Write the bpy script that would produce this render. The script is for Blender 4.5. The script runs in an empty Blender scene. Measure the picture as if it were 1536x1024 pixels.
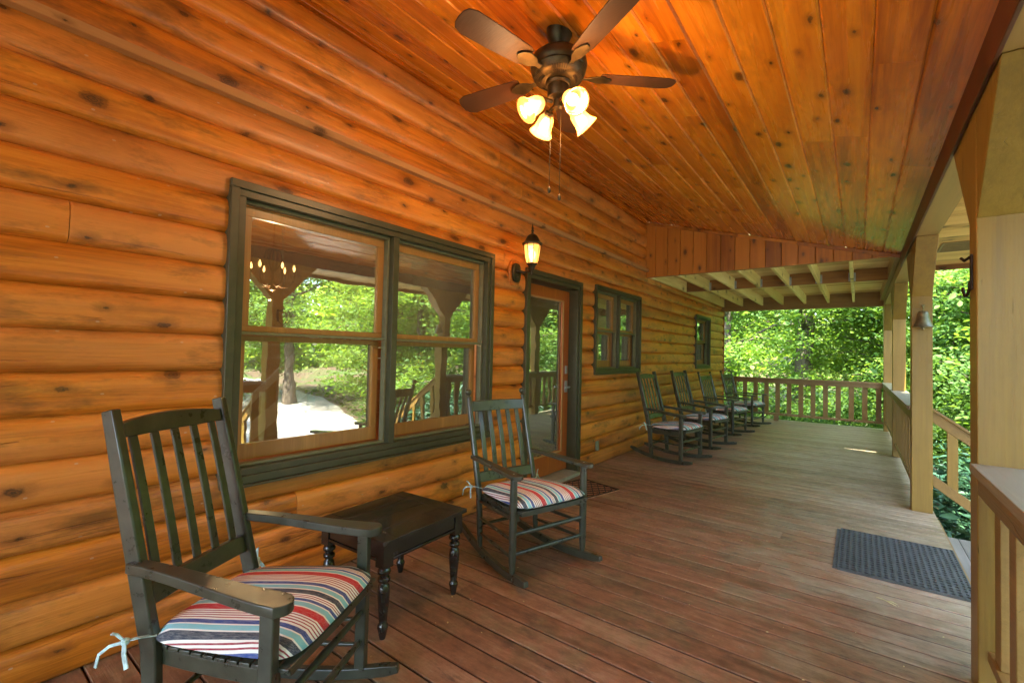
import bpy, bmesh, math, random
import numpy as np
from mathutils import Vector, Matrix
R = math.radians
sc = bpy.context.scene
col = sc.collection
random.seed(7)
rng = np.random.default_rng(11)

# ------------------------------------------------------------------ helpers
class MB:
    """collects geometry; build() links it as ONE mesh object"""
    def __init__(s):
        s.v = []; s.f = []; s.b = []; s.u = {}
    def add(s, vs, fs, bid=0.0):
        n = len(s.v); s.v += [tuple(p) for p in vs]
        s.f += [tuple(i + n for i in q) for q in fs]
        s.b += [bid] * len(fs)
        return s
    def box(s, x0, x1, y0, y1, z0, z1, bid=0.0, M=None):
        vs = [Vector((x, y, z)) for x in (x0, x1) for y in (y0, y1) for z in (z0, z1)]
        if M is not None: vs = [M @ v for v in vs]
        return s.add(vs, [(0, 1, 3, 2), (4, 6, 7, 5), (0, 4, 5, 1), (2, 3, 7, 6), (0, 2, 6, 4), (1, 5, 7, 3)], bid)
    def bar(s, a, b, w, h, up=(0, 0, 1), bid=0.0, w2=None, h2=None):
        a = Vector(a); b = Vector(b); d = (b - a).normalized(); up = Vector(up)
        sd = d.cross(up).normalized(); u = sd.cross(d).normalized()
        w2 = w if w2 is None else w2; h2 = h if h2 is None else h2
        vs = []
        for p, ww, hh in ((a, w, h), (b, w2, h2)):
            for i, j in ((-1, -1), (1, -1), (1, 1), (-1, 1)):
                vs.append(p + sd * i * ww / 2 + u * j * hh / 2)
        return s.add(vs, [(0, 1, 2, 3), (7, 6, 5, 4), (0, 4, 5, 1), (1, 5, 6, 2), (2, 6, 7, 3), (3, 7, 4, 0)], bid)
    def sweep(s, pts, w, h, up=(0, 0, 1), bid=0.0):
        """rectangular section along points; w,h numbers or lists"""
        pts = [Vector(p) for p in pts]; n = len(pts); up = Vector(up); vs = []
        for i, p in enumerate(pts):
            d = (pts[min(i + 1, n - 1)] - pts[max(i - 1, 0)]).normalized()
            sd = d.cross(up).normalized(); u = sd.cross(d).normalized()
            ww = w[i] if isinstance(w, (list, tuple)) else w
            hh = h[i] if isinstance(h, (list, tuple)) else h
            for a, c in ((-1, -1), (1, -1), (1, 1), (-1, 1)):
                vs.append(p + sd * a * ww / 2 + u * c * hh / 2)
        fs = [(0, 1, 2, 3), tuple(4 * (n - 1) + k for k in (3, 2, 1, 0))]
        for i in range(n - 1):
            for k in range(4):
                a = 4 * i + k; c = 4 * i + (k + 1) % 4
                fs.append((a, a + 4, c + 4, c))
        return s.add(vs, fs, bid)
    def tube(s, pts, r, n=10, bid=0.0, cap=True):
        pts = [Vector(p) for p in pts]; m = len(pts); vs = []
        ref = Vector((0, 0, 1))
        d0 = (pts[-1] - pts[0])
        if d0.length > 0 and abs(d0.normalized().z) > .9: ref = Vector((1, 0, 0))
        for i, p in enumerate(pts):
            d = (pts[min(i + 1, m - 1)] - pts[max(i - 1, 0)]).normalized()
            a = d.cross(ref)
            if a.length < 1e-4: a = d.cross(Vector((0, 1, 0)))
            a.normalize(); b = d.cross(a)
            rr = r[i] if isinstance(r, (list, tuple)) else r
            for k in range(n):
                t = 2 * math.pi * k / n
                vs.append(p + (a * math.cos(t) + b * math.sin(t)) * rr)
        fs = []
        for i in range(m - 1):
            for k in range(n):
                q = (k + 1) % n
                fs.append((i * n + k, i * n + q, (i + 1) * n + q, (i + 1) * n + k))
        if cap:
            fs.append(tuple(range(n - 1, -1, -1))); fs.append(tuple((m - 1) * n + k for k in range(n)))
        return s.add(vs, fs, bid)
    def lathe(s, prof, n=24, M=None, bid=0.0):
        """prof: (r,z) list"""
        vs = []; m = len(prof)
        for r_, z in prof:
            for k in range(n):
                t = 2 * math.pi * k / n
                v = Vector((max(r_, 1e-4) * math.cos(t), max(r_, 1e-4) * math.sin(t), z))
                vs.append(M @ v if M is not None else v)
        fs = []
        for i in range(m - 1):
            for k in range(n):
                q = (k + 1) % n
                fs.append((i * n + k, i * n + q, (i + 1) * n + q, (i + 1) * n + k))
        fs.append(tuple(range(n - 1, -1, -1))); fs.append(tuple((m - 1) * n + k for k in range(n)))
        return s.add(vs, fs, bid)
    def prism(s, poly, thick, M, bid=0.0):
        """poly of (x,y) in local, extruded along local z from 0 to thick"""
        n = len(poly)
        vs = [M @ Vector((p[0], p[1], 0)) for p in poly] + [M @ Vector((p[0], p[1], thick)) for p in poly]
        fs = [tuple(range(n - 1, -1, -1)), tuple(range(n, 2 * n))]
        for i in range(n):
            j = (i + 1) % n; fs.append((i, j, n + j, n + i))
        return s.add(vs, fs, bid)
    def build(s, name, mat, parent=None, bevel=0, smooth=None, fix=True, loc=None, subsurf=0):
        me = bpy.data.meshes.new(name); me.from_pydata(s.v, [], s.f)
        at = me.attributes.new('bid', 'FLOAT', 'FACE'); at.data.foreach_set('value', s.b)
        if fix:
            bm = bmesh.new(); bm.from_mesh(me); bmesh.ops.recalc_face_normals(bm, faces=bm.faces); bm.to_mesh(me); bm.free()
        if mat: me.materials.append(mat)
        o = bpy.data.objects.new(name, me); col.objects.link(o)
        if parent is not None: o.parent = parent
        if loc is not None: o.location = loc
        if smooth is not None:
            me.shade_smooth()
            if smooth < 180: me.set_sharp_from_angle(angle=R(smooth))
        if bevel:
            m = o.modifiers.new('bevel', 'BEVEL'); m.width = bevel; m.segments = 2; m.limit_method = 'ANGLE'; m.angle_limit = R(40)
            me.shade_smooth(); me.set_sharp_from_angle(angle=R(50))
        if subsurf:
            m = o.modifiers.new('sub', 'SUBSURF'); m.levels = subsurf; m.render_levels = subsurf
            me.shade_smooth()
        return o

def tag(o, label=None, cat=None, group=None, kind=None):
    if label: o['label'] = label
    if cat: o['category'] = cat
    if group: o['group'] = group
    if kind: o['kind'] = kind
    return o
def empty(name, loc=(0, 0, 0), rz=0.0):
    o = bpy.data.objects.new(name, None); o.empty_display_size = .1
    col.objects.link(o); o.location = loc; o.rotation_euler = (0, 0, rz)
    return o
def kids(o): return [c for c in bpy.data.objects if c.parent == o]
def copy_tree(o, parent=None):
    c = o.copy(); col.objects.link(c); c.parent = parent
    for ch in kids(o): copy_tree(ch, c)
    return c

# ------------------------------------------------------------------ materials
class NT:
    def __init__(s, name):
        s.m = bpy.data.materials.new(name); s.m.use_nodes = True
        s.t = s.m.node_tree; s.t.nodes.clear()
        s.out = s.n('ShaderNodeOutputMaterial')
    def n(s, typ, **kw):
        nd = s.t.nodes.new(typ)
        for k, v in kw.items(): setattr(nd, k, v)
        return nd
    def l(s, a, b): s.t.links.new(a, b)
    def val(s, sock, v):
        if hasattr(v, 'is_linked') or isinstance(v, bpy.types.NodeSocket): s.l(v, sock)
        else: sock.default_value = v
    def coord(s, scale=(1, 1, 1), which='Object', off=None):
        tc = s.n('ShaderNodeTexCoord'); mp = s.n('ShaderNodeMapping'); mp.inputs['Scale'].default_value = scale
        s.l(tc.outputs[which], mp.inputs['Vector'])
        if off is not None: s.l(off, mp.inputs['Location'])
        return mp.outputs[0]
    def noise(s, vec, scale, detail=4, rough=.55, dist=0.0):
        nd = s.n('ShaderNodeTexNoise'); s.l(vec, nd.inputs['Vector']); nd.inputs['Scale'].default_value = scale
        nd.inputs['Detail'].default_value = detail; nd.inputs['Roughness'].default_value = rough
        nd.inputs['Distortion'].default_value = dist
        return nd.outputs['Fac']
    def ramp(s, fac, stops, interp='LINEAR'):
        nd = s.n('ShaderNodeValToRGB'); cr = nd.color_ramp; cr.interpolation = interp
        while len(cr.elements) > 1: cr.elements.remove(cr.elements[-1])
        first = True
        for p, c in stops:
            c = (c[0], c[1], c[2], 1) if hasattr(c, '__len__') else (c, c, c, 1)
            if first: e = cr.elements[0]; e.position = p; first = False
            else: e = cr.elements.new(p)
            e.color = c
        s.l(fac, nd.inputs[0]); return nd.outputs[0]
    def mix(s, fac, a, b, mode='MIX'):
        nd = s.n('ShaderNodeMix', data_type='RGBA', blend_type=mode)
        s.val(nd.inputs[0], fac)
        for i, v in ((6, a), (7, b)):
            if isinstance(v, bpy.types.NodeSocket): s.l(v, nd.inputs[i])
            else: nd.inputs[i].default_value = (v[0], v[1], v[2], 1)
        return nd.outputs[2]
    def math(s, op, a, b=None, c=None, clamp=False):
        nd = s.n('ShaderNodeMath', operation=op); nd.use_clamp = clamp
        s.val(nd.inputs[0], a)
        if b is not None: s.val(nd.inputs[1], b)
        if c is not None: s.val(nd.inputs[2], c)
        return nd.outputs[0]
    def attr(s, name):
        nd = s.n('ShaderNodeAttribute'); nd.attribute_name = name; return nd.outputs['Fac']
    def comb(s, x, y, z):
        nd = s.n('ShaderNodeCombineXYZ')
        for i, v in enumerate((x, y, z)): s.val(nd.inputs[i], v)
        return nd.outputs[0]
    def sep(s, vec):
        nd = s.n('ShaderNodeSeparateXYZ'); s.l(vec, nd.inputs[0]); return nd.outputs
    def bump(s, h, strength=.3, dist=.01):
        nd = s.n('ShaderNodeBump'); s.l(h, nd.inputs['Height']); nd.inputs['Strength'].default_value = strength
        nd.inputs['Distance'].default_value = dist; return nd.outputs[0]
    def bsdf(s, color, rough=.5, normal=None, metal=0.0, coat=0.0, coatr=.1, spec=.5, emit=None, estr=0.0):
        nd = s.n('ShaderNodeBsdfPrincipled')
        if isinstance(color, bpy.types.NodeSocket): s.l(color, nd.inputs['Base Color'])
        else: nd.inputs['Base Color'].default_value = (*color[:3], 1)
        s.val(nd.inputs['Roughness'], rough); s.val(nd.inputs['Metallic'], metal)
        nd.inputs['Coat Weight'].default_value = coat; nd.inputs['Coat Roughness'].default_value = coatr
        nd.inputs['Specular IOR Level'].default_value = spec
        if normal is not None: s.l(normal, nd.inputs['Normal'])
        if emit is not None:
            nd.inputs['Emission Color'].default_value = (*emit, 1); nd.inputs['Emission Strength'].default_value = estr
        s.l(nd.outputs[0], s.out.inputs[0]); return nd

def wood(name, axis, dark, mid, light, knot=(.04, .018, .006), rough=.42, coat=.15, knots=True, sheen=None,
         grain=1.0, bumpy=.25, stain=0.0, stain_col=(.06, .05, .02), kscale=1.0, coatr=.2, board=.35, tint2=None, cross=2, checks=0.0, specks=0.0):
    """board wood; axis = grain direction 0/1/2; per-board variation from the 'bid' attribute"""
    N = NT(name); b = N.attr('bid')
    off = N.comb(N.math('MULTIPLY', b, 37.0), N.math('MULTIPLY', b, 91.0), N.math('MULTIPLY', b, 53.0))
    def sc_(along, across):
        v = [across] * 3; v[axis] = along; return tuple(v)
    core = None; wv = None
    if knots:
        vo = N.n('ShaderNodeTexVoronoi', voronoi_dimensions='2D'); vo.inputs['Scale'].default_value = 1.0
        pc = N.sep(N.coord((1, 1, 1), off=off))
        N.l(N.comb(N.math('MULTIPLY', pc[axis], 3.6 * kscale), N.math('MULTIPLY', pc[cross], 7.0 * kscale), 0.0), vo.inputs['Vector'])
        wob = N.noise(N.coord(sc_(16, 26)), 1.0, 5, .7)
        d = N.math('ADD', vo.outputs['Distance'], N.math('MULTIPLY', N.math('SUBTRACT', wob, .5), .22))
        seprnd = N.n('ShaderNodeSeparateColor'); N.l(vo.outputs['Color'], seprnd.inputs[0])
        on = N.math('GREATER_THAN', seprnd.outputs[0], .42)
        size = N.math('MULTIPLY_ADD', N.math('POWER', seprnd.outputs[1], 2.5), .12, .035)
        core0 = N.math('MULTIPLY', N.math('SUBTRACT', 1.0, N.math('DIVIDE', d, size), clamp=True), on)
        ring = N.math('SINE', N.math('MULTIPLY', d, 150.0))
        core = N.math('MULTIPLY', N.ramp(core0, [(0, 0), (.25, .75), (.8, .95)]), N.math('MULTIPLY_ADD', ring, .22, .74))
        halo = N.math('MULTIPLY', N.math('SUBTRACT', 1.0, N.math('DIVIDE', d, N.math('MULTIPLY_ADD', size, 1.8, .10)), clamp=True), on)
        bend = N.math('MULTIPLY', N.math('POWER', halo, 1.3), .030)
        o3 = [0.0, 0.0, 0.0]; o3[cross] = bend
        va = N.n('ShaderNodeVectorMath', operation='ADD'); tc = N.n('ShaderNodeTexCoord'); N.l(tc.outputs['Object'], va.inputs[0]); N.l(N.comb(*o3), va.inputs[1]); wv = va.outputs[0]
    def gc(along, across):
        if wv is None: return N.coord(sc_(along, across), off=off)
        mp = N.n('ShaderNodeMapping'); mp.inputs['Scale'].default_value = sc_(along, across); N.l(wv, mp.inputs['Vector']); N.l(off, mp.inputs['Location']); return mp.outputs[0]
    g1 = N.noise(gc(.8, 15), 1.0, 5, .6, .5)
    g3 = N.noise(gc(1.6, 48), 1.0, 4, .65, .3)
    g2 = N.noise(gc(5, 130), 1.0, 3, .6, .2)
    big = N.noise(N.coord(sc_(1.2, 4), off=off), 1.0, 3, .5)
    f = N.math('ADD', N.math('MULTIPLY', g1, .45), N.math('MULTIPLY', g2, .12 * grain))
    f = N.math('ADD', f, N.math('MULTIPLY', g3, .30))
    f = N.math('ADD', f, N.math('MULTIPLY', big, .25))
    f = N.math('SUBTRACT', f, .03)
    f = N.math('ADD', f, N.math('MULTIPLY', N.math('SUBTRACT', b, .5), board))
    c = N.ramp(f, [(.36, dark), (.53, mid), (.70, light)])
    if tint2 is not None:
        w = N.ramp(N.noise(N.coord(sc_(.5, 2.2), off=off), 1.0, 4, .6), [(.45, 0), (.66, .8)])
        c = N.mix(w, c, tint2)
    if stain:
        w = N.ramp(N.noise(N.coord(sc_(2.2, 7), off=off), 1.0, 5, .7), [(.52, 0), (.68, stain)])
        c = N.mix(w, c, stain_col)
    h = g2
    if knots:
        c = N.mix(N.math('MULTIPLY', N.math('POWER', halo, 1.2), .75), c, tuple(x * .5 for x in dark))
        c = N.mix(core, c, knot)
    if checks:
        o2 = [0.0, 0.0, 0.0]
        ck = N.noise(N.coord(sc_(.55, 17), off=off), 1.0, 2, .4, .25)
        ckm = N.noise(N.coord(sc_(1.4, 5), off=off), 1.0, 2)
        ln_ = N.math('MULTIPLY', N.math('SUBTRACT', 1.0, N.math('MULTIPLY', N.math('ABSOLUTE', N.math('SUBTRACT', ck, .5)), 110.0), clamp=True), N.math('GREATER_THAN', ckm, .56))
        c = N.mix(N.math('MULTIPLY', ln_, checks), c, tuple(x * .25 for x in dark)); h = N.math('SUBTRACT', h, N.math('MULTIPLY', ln_, 1.5))
        c = N.mix(N.ramp(N.noise(N.coord(sc_(1.6, 3.5), off=off), 1.0, 6, .7), [(.5, 0), (.72, .45)]), c, tuple(x * .62 for x in dark))
    if specks:
        v2 = N.n('ShaderNodeTexVoronoi', voronoi_dimensions='2D'); v2.inputs['Scale'].default_value = 1.0
        pc2 = N.sep(N.coord((1, 1, 1)))
        N.l(N.comb(N.math('MULTIPLY', pc2[axis], 3.1), N.math('MULTIPLY', pc2[cross], 5.6), 0.0), v2.inputs['Vector'])
        c = N.mix(N.math('MULTIPLY', N.math('LESS_THAN', v2.outputs['Distance'], .020), specks), c, (.62, .58, .50))
    rr = N.math('MULTIPLY_ADD', g1, .25, rough - .12)
    N.bsdf(c, rr, N.bump(N.math('ADD', h, N.math('MULTIPLY', g1, .6)), bumpy, .004), coat=coat, coatr=coatr)
    return N.m

M = {}
M['log'] = wood('log wood', 1, (.25, .060, .004), (.64, .198, .014), (.84, .335, .042), rough=.38, coat=.32,
                stain=.72, stain_col=(.15, .060, .012), kscale=.78, coatr=.24, board=.17, tint2=(.70, .275, .07), bumpy=.7, specks=.35, checks=.3)
M['ceiling'] = wood('stained ceiling boards', 1, (.38, .086, .003), (.70, .205, .008), (.84, .32, .020), rough=.26, coat=.45,
                    stain=.35, stain_col=(.24, .065, .006), kscale=.85, coatr=.14, board=.22, cross=0)
M['gable'] = wood('stained gable boards', 2, (.28, .085, .009), (.48, .165, .018), (.58, .22, .028), rough=.4, coat=.2, kscale=.9, cross=0)
M['sash'] = wood('sash wood', 2, (.32, .16, .042), (.48, .26, .075), (.56, .33, .11), rough=.4, coat=.2, knots=False)
M['doorwood'] = wood('door wood', 2, (.34, .085, .012), (.50, .14, .022), (.60, .20, .035), rough=.35, coat=.25, knots=False)
M['joist'] = wood('pale joist lumber', 1, (.62, .50, .16), (.80, .67, .25), (.88, .77, .34), rough=.7, coat=0, kscale=.6, knot=(.2, .1, .03))
M['balcony'] = wood('pale balcony boards', 0, (.5, .36, .13), (.64, .48, .2), (.74, .6, .28), rough=.7, coat=0, knots=False)
M['ledger'] = wood('ledger lumber', 0, (.22, .10, .03), (.36, .18, .05), (.48, .27, .09), rough=.6, coat=0, kscale=.7)
M['beam'] = wood('painted beam', 1, (.27, .16, .05), (.32, .19, .06), (.36, .22, .07), knots=False, rough=.5, coat=.05, bumpy=.35, board=.1)
M['post'] = wood('tan painted post', 2, (.20, .116, .016), (.262, .156, .023), (.31, .188, .031), knots=False, rough=.48, coat=.05, bumpy=.5, board=.1, checks=.85, specks=.5)
M['rail'] = wood('tan painted rail', 1, (.20, .112, .024), (.245, .14, .031), (.28, .165, .040), knots=False, rough=.5, coat=.05, bumpy=.45, board=.15, checks=.6)
M['railx'] = wood('tan painted cross rail', 0, (.22, .125, .038), (.27, .155, .048), (.32, .19, .06), knots=False, rough=.5, coat=.05, bumpy=.45, board=.15, checks=.6)
M['cap'] = wood('weathered rail cap', 1, (.26, .22, .14), (.36, .31, .20), (.46, .40, .27), knots=False, rough=.6, coat=0, bumpy=.4)
M['deckgrey'] = wood('grey tread', 1, (.16, .15, .13), (.24, .22, .19), (.32, .29, .25), knots=False, rough=.6, coat=.05, bumpy=.4)
M['soffit'] = wood('soffit boards', 0, (.42, .22, .06), (.56, .31, .09), (.64, .38, .13), rough=.5, coat=.1, kscale=.5, cross=1)
M['bladem'] = wood('dark fan blade wood', 0, (.06, .022, .007), (.09, .035, .011), (.12, .048, .016), knots=False, rough=.55, coat=.0)
M['interior'] = wood('interior pine', 1, (.30, .13, .04), (.42, .20, .07), (.50, .26, .10), rough=.5, coat=.1)
M['tabletop_in'] = wood('interior table wood', 1, (.45, .25, .1), (.55, .33, .14), (.62, .4, .2), rough=.4, coat=.1, knots=False)

def deck_mat():
    N = NT('worn deck stain'); b = N.attr('bid')
    off = N.comb(N.math('MULTIPLY', b, 37.0), N.math('MULTIPLY', b, 11.0), 0.0)
    P = N.coord((1, 1, 1)); sx, sy, sz = N.sep(P)
    g1 = N.noise(N.coord((2.4, 20, 4), off=off), 1.0, 7, .72, .4)
    g2 = N.noise(N.coord((6, 160, 20), off=off), 1.0, 3, .6)
    blot = N.noise(N.coord((2.6, 2.8, 2)), 1.0, 8, .72)
    blot2 = N.noise(N.coord((9.0, 13, 2), off=off), 1.0, 7, .75)
    f = N.math('ADD', N.math('MULTIPLY', g1, .5), N.math('MULTIPLY', blot2, .5))
    f = N.math('ADD', f, N.math('MULTIPLY', N.math('SUBTRACT', b, .5), .13))
    c = N.ramp(f, [(.34, (.130, .058, .026)), (.5, (.275, .132, .066)), (.66, (.42, .245, .140))])
    # darker, worn grey-brown patches
    c = N.mix(N.ramp(blot, [(.47, 0), (.58, .8)]), c, N.ramp(f, [(.35, (.095, .062, .027)), (.62, (.30, .205, .098))]))
    # the walked path is bare greyed wood; stain survives near the wall
    wear = N.math('MULTIPLY_ADD', sx, .42, .62)
    wear = N.math('ADD', wear, N.math('MULTIPLY', N.math('SUBTRACT', blot, .5), 1.6))
    ydep = N.n('ShaderNodeMapRange'); N.l(sy, ydep.inputs[0])
    ydep.inputs[1].default_value = 1.0; ydep.inputs[2].default_value = 7.0; ydep.inputs[3].default_value = -.35; ydep.inputs[4].default_value = .35
    wear = N.math('ADD', wear, ydep.outputs[0])
    bare = N.ramp(f, [(.34, (.19, .150, .080)), (.5, (.35, .285, .175)), (.66, (.50, .42, .29))])
    c = N.mix(N.ramp(wear, [(.25, 0), (.85, .85)]), c, bare)
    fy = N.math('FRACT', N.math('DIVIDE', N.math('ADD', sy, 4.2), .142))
    edge = N.math('GREATER_THAN', N.math('ABSOLUTE', N.math('SUBTRACT', fy, .5)), .463)      # gap shade painted in along the joints, over some grime
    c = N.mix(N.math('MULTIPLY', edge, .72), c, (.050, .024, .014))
    # pale scuffs
    sc1 = N.ramp(N.noise(N.coord((9, 34, 5), off=off), 1.0, 6, .8), [(.60, 0), (.70, .6)])
    c = N.mix(sc1, c, (.42, .34, .25))
    dk = N.ramp(N.noise(N.coord((3, 9, 5), off=off), 1.0, 7, .75), [(.56, 0), (.68, .75)])
    c = N.mix(dk, c, (.055, .035, .025))
    rr = N.ramp(N.math('ADD', blot, N.math('MULTIPLY', g1, .4)), [(.4, .38), (.9, .62)])
    N.bsdf(c, rr, N.bump(N.math('ADD', g2, g1), .35, .004), coat=.08, coatr=.25)
    return N.m
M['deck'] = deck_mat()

def paint(name, c, rough=.4, var=.12, coat=0.0, metal=0.0, bump=.1, scale=18, dirt=None, chips=0.0):
    N = NT(name)
    n = N.noise(N.coord(), scale, 5, .6)
    hi = tuple(min(1, x * (1 + var * 2)) for x in c); lo = tuple(x * (1 - var * 2) for x in c)
    cc = N.ramp(n, [(.3, lo), (.7, hi)])
    if dirt:
        cc = N.mix(N.ramp(N.noise(N.coord(), scale * .35, 6, .7), [(.5, 0), (.75, .7)]), cc, dirt)
    if chips:
        cc = N.mix(N.ramp(N.noise(N.coord(), 55, 3, .7), [(.74, 0), (.76, chips)]), cc, (.3, .26, .2))
    N.bsdf(cc, N.math('MULTIPLY_ADD', n, .2, rough - .1), N.bump(N.noise(N.coord(), scale * 6, 3), bump, .002), coat=coat, metal=metal)
    return N.m
M['green'] = paint('dark olive window trim', (.058, .057, .030), .38, .08)
M['green2'] = paint('olive screen track', (.16, .165, .10), .4, .08)
M['chair'] = paint('charcoal olive chair paint', (.046, .049, .032), .30, .15, coat=.25, chips=.22)
M['tableb'] = paint('black brown table lacquer', (.022, .018, .014), .20, .3, coat=.35, chips=.35)
M['bronze'] = paint('aged bronze', (.055, .048, .030), .38, .3, metal=.6, dirt=(.10, .08, .05))
M['bell'] = paint('brass bell patina', (.24, .22, .14), .42, .3, metal=.7, dirt=(.06, .055, .04))
M['iron'] = paint('rusty iron', (.035, .018, .010), .55, .3, metal=.5, dirt=(.09, .03, .012))
M['steel'] = paint('galvanised steel', (.42, .46, .50), .4, .1, metal=.6)
M['alu'] = paint('threshold metal', (.42, .40, .30), .4, .1, metal=.3)
M['rubber'] = paint('charcoal rubber', (.075, .082, .082), .55, .15, bump=.2)
M['ventm'] = paint('tan soffit vent', (.20, .14, .06), .6, .1)
M['beamdark'] = paint('dark red brown trim paint', (.085, .022, .008), .5, .2, scale=6)
M['dark'] = paint('dark gap', (.012, .010, .008), .8, .1)
M['white'] = paint('white metal', (.6, .6, .55), .4, .1)
M['outletm'] = paint('grey green outlet cover', (.20, .21, .14), .5, .1)
M['lime'] = paint('lime green plastic', (.12, .45, .03), .4, .1)
M['drywall'] = paint('interior drywall', (.30, .24, .15), .8, .05)
M['stool'] = paint('dark stool wood', (.03, .03, .03), .4, .1)
M['shingle'] = paint('roof shingle', (.08, .075, .07), .8, .2, scale=40)
M['leafdry'] = paint('dry leaf', (.62, .55, .25), .7, .2)
M['rust_mat'] = paint('rusty tan mat fibre', (.46, .22, .12), .8, .3, scale=60, bump=.6)
M['tie'] = paint('pale aqua tie fabric', (.45, .62, .60), .8, .25, scale=40)

def glass_mat():
    N = NT('window glass')
    tr = N.n('ShaderNodeBsdfTransparent'); tr.inputs[0].default_value = (.86, .90, .86, 1)
    gl = N.n('ShaderNodeBsdfGlossy'); gl.inputs['Roughness'].default_value = .006
    gl.inputs['Color'].default_value = (.95, .97, .93, 1)
    bp = N.bump(N.noise(N.coord((1, 5, 5)), 1.3, 2, .4), .03, .014)
    N.l(bp, gl.inputs['Normal'])
    fr = N.n('ShaderNodeFresnel'); fr.inputs[0].default_value = 1.5
    f = N.math('MULTIPLY_ADD', fr.outputs[0], 1.2, .42, clamp=True)
    mx = N.n('ShaderNodeMixShader'); N.l(f, mx.inputs[0]); N.l(tr.outputs[0], mx.inputs[1]); N.l(gl.outputs[0], mx.inputs[2])
    df = N.n('ShaderNodeBsdfDiffuse'); df.inputs[0].default_value = (.55, .50, .42, 1)      # pale haze painted on the pane to lift the reflections
    haze = N.ramp(N.noise(N.coord(), 3.0, 5, .7), [(.3, .05), (.7, .13)])
    m2 = N.n('ShaderNodeMixShader'); N.l(haze, m2.inputs[0]); N.l(mx.outputs[0], m2.inputs[1]); N.l(df.outputs[0], m2.inputs[2])
    N.l(m2.outputs[0], N.out.inputs[0]); return N.m
M['glass'] = glass_mat()
def shade_glass():
    N = NT('ribbed amber glass')
    x, y, z = N.sep(N.coord())
    tl = N.n('ShaderNodeBsdfTranslucent'); tl.inputs[0].default_value = (.8, .42, .14, 1)
    tr = N.n('ShaderNodeBsdfTransparent'); tr.inputs[0].default_value = (1, .86, .62, 1)
    gl = N.n('ShaderNodeBsdfGlossy'); gl.inputs['Roughness'].default_value = .12
    em = N.n('ShaderNodeEmission'); em.inputs[0].default_value = (1, .46, .12, 1); em.inputs[1].default_value = .07
    m1 = N.n('ShaderNodeMixShader'); m1.inputs[0].default_value = .5; N.l(tl.outputs[0], m1.inputs[1]); N.l(tr.outputs[0], m1.inputs[2])
    m2 = N.n('ShaderNodeMixShader'); m2.inputs[0].default_value = .12; N.l(m1.outputs[0], m2.inputs[1]); N.l(gl.outputs[0], m2.inputs[2])
    ad = N.n('ShaderNodeAddShader'); N.l(m2.outputs[0], ad.inputs[0]); N.l(em.outputs[0], ad.inputs[1])
    N.l(ad.outputs[0], N.out.inputs[0]); return N.m
M['shade'] = shade_glass()
def emis(name, c, s):
    N = NT(name); e = N.n('ShaderNodeEmission'); e.inputs[0].default_value = (*c, 1); e.inputs[1].default_value = s
    N.l(e.outputs[0], N.out.inputs[0]); return N.m
M['bulb'] = emis('lit bulb', (1, .70, .36), 2.2)
M['candle'] = emis('lit candle bulb', (1, .50, .16), 1.6)

def cushion_mat():
    N = NT('striped outdoor canvas'); x, y, z = N.sep(N.coord())
    wv = N.noise(N.coord(), 3.0, 2); y = N.math('ADD', y, N.math('MULTIPLY', N.math('SUBTRACT', wv, .5), .012))
    W = (.86, .84, .76); A = (.24, .58, .62); B = (.055, .095, .30); Rd = (.56, .03, .04); Mr = (.34, .03, .05); K = (.055, .065, .085)
    seq = [(W, .5), (A, 2), (W, .45), (B, 1.1), (W, .6), (Mr, .3), (W, .5), (Mr, .3), (W, .6), (K, 2), (W, .5), (A, 1.7), (W, .5),
           (B, 1.5), (W, .8), (Mr, .4), (W, .7), (Mr, .4), (W, .7), (Mr, .4), (W, .7), (Mr, .4), (W, .6), (Rd, 3)]
    tot = sum(q[1] for q in seq); p = 0; st = []
    for c_, w_ in seq: st.append((p / tot, c_)); p += w_
    per = .232
    f = N.math('FRACT', N.math('ADD', N.math('DIVIDE', y, per), 20.37))
    c = N.ramp(f, st, 'CONSTANT')
    slub = N.noise(N.coord((25, 220, 220)), 1.0, 3, .7)
    c = N.mix(N.ramp(slub, [(.35, .2), (.6, 0)]), c, (.66, .63, .57))
    wr = N.noise(N.coord((7, 5, 7)), 1.0, 4, .6)
    h = N.math('ADD', N.math('MULTIPLY', wr, 3.0), slub)
    N.bsdf(c, .9, N.bump(h, .35, .006), spec=.2); return N.m
M['cushion'] = cushion_mat()

def leaf_mat(name, a, b, c, trans=.55, rough=.6, obj=True):
    N = NT(name); bb = N.attr('bid')
    cc = N.ramp(bb, [(0, a), (.5, b), (1, c)])
    if obj:
        oi = N.n('ShaderNodeObjectInfo')
        cc = N.mix(N.math('MULTIPLY', oi.outputs['Random'], .55), cc, N.mix(.5, cc, (b[0] * .6, b[1] * .95, b[2] * 1.5)))
    df = N.n('ShaderNodeBsdfPrincipled'); N.l(cc, df.inputs['Base Color']); df.inputs['Roughness'].default_value = rough
    df.inputs['Specular IOR Level'].default_value = .35
    tl = N.n('ShaderNodeBsdfTranslucent')
    t2 = N.mix(1.0, cc, (1.5, 1.35, .55), 'MULTIPLY'); N.l(t2, tl.inputs[0])
    mx = N.n('ShaderNodeMixShader'); mx.inputs[0].default_value = trans
    N.l(df.outputs[0], mx.inputs[1]); N.l(tl.outputs[0], mx.inputs[2]); N.l(mx.outputs[0], N.out.inputs[0]); return N.m
M['leaf'] = leaf_mat('maple leaves', (.11, .20, .035), (.18, .30, .05), (.30, .42, .08))
M['leaf2'] = leaf_mat('beech leaves', (.10, .20, .055), (.16, .29, .075), (.26, .40, .11))
M['rhodo'] = leaf_mat('rhododendron leaves', (.020, .060, .028), (.035, .095, .045), (.07, .15, .06), trans=.15, rough=.45)
M['farleaf'] = leaf_mat('far woodland leaves', (.20, .34, .06), (.32, .48, .10), (.48, .60, .18), obj=False)
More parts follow.
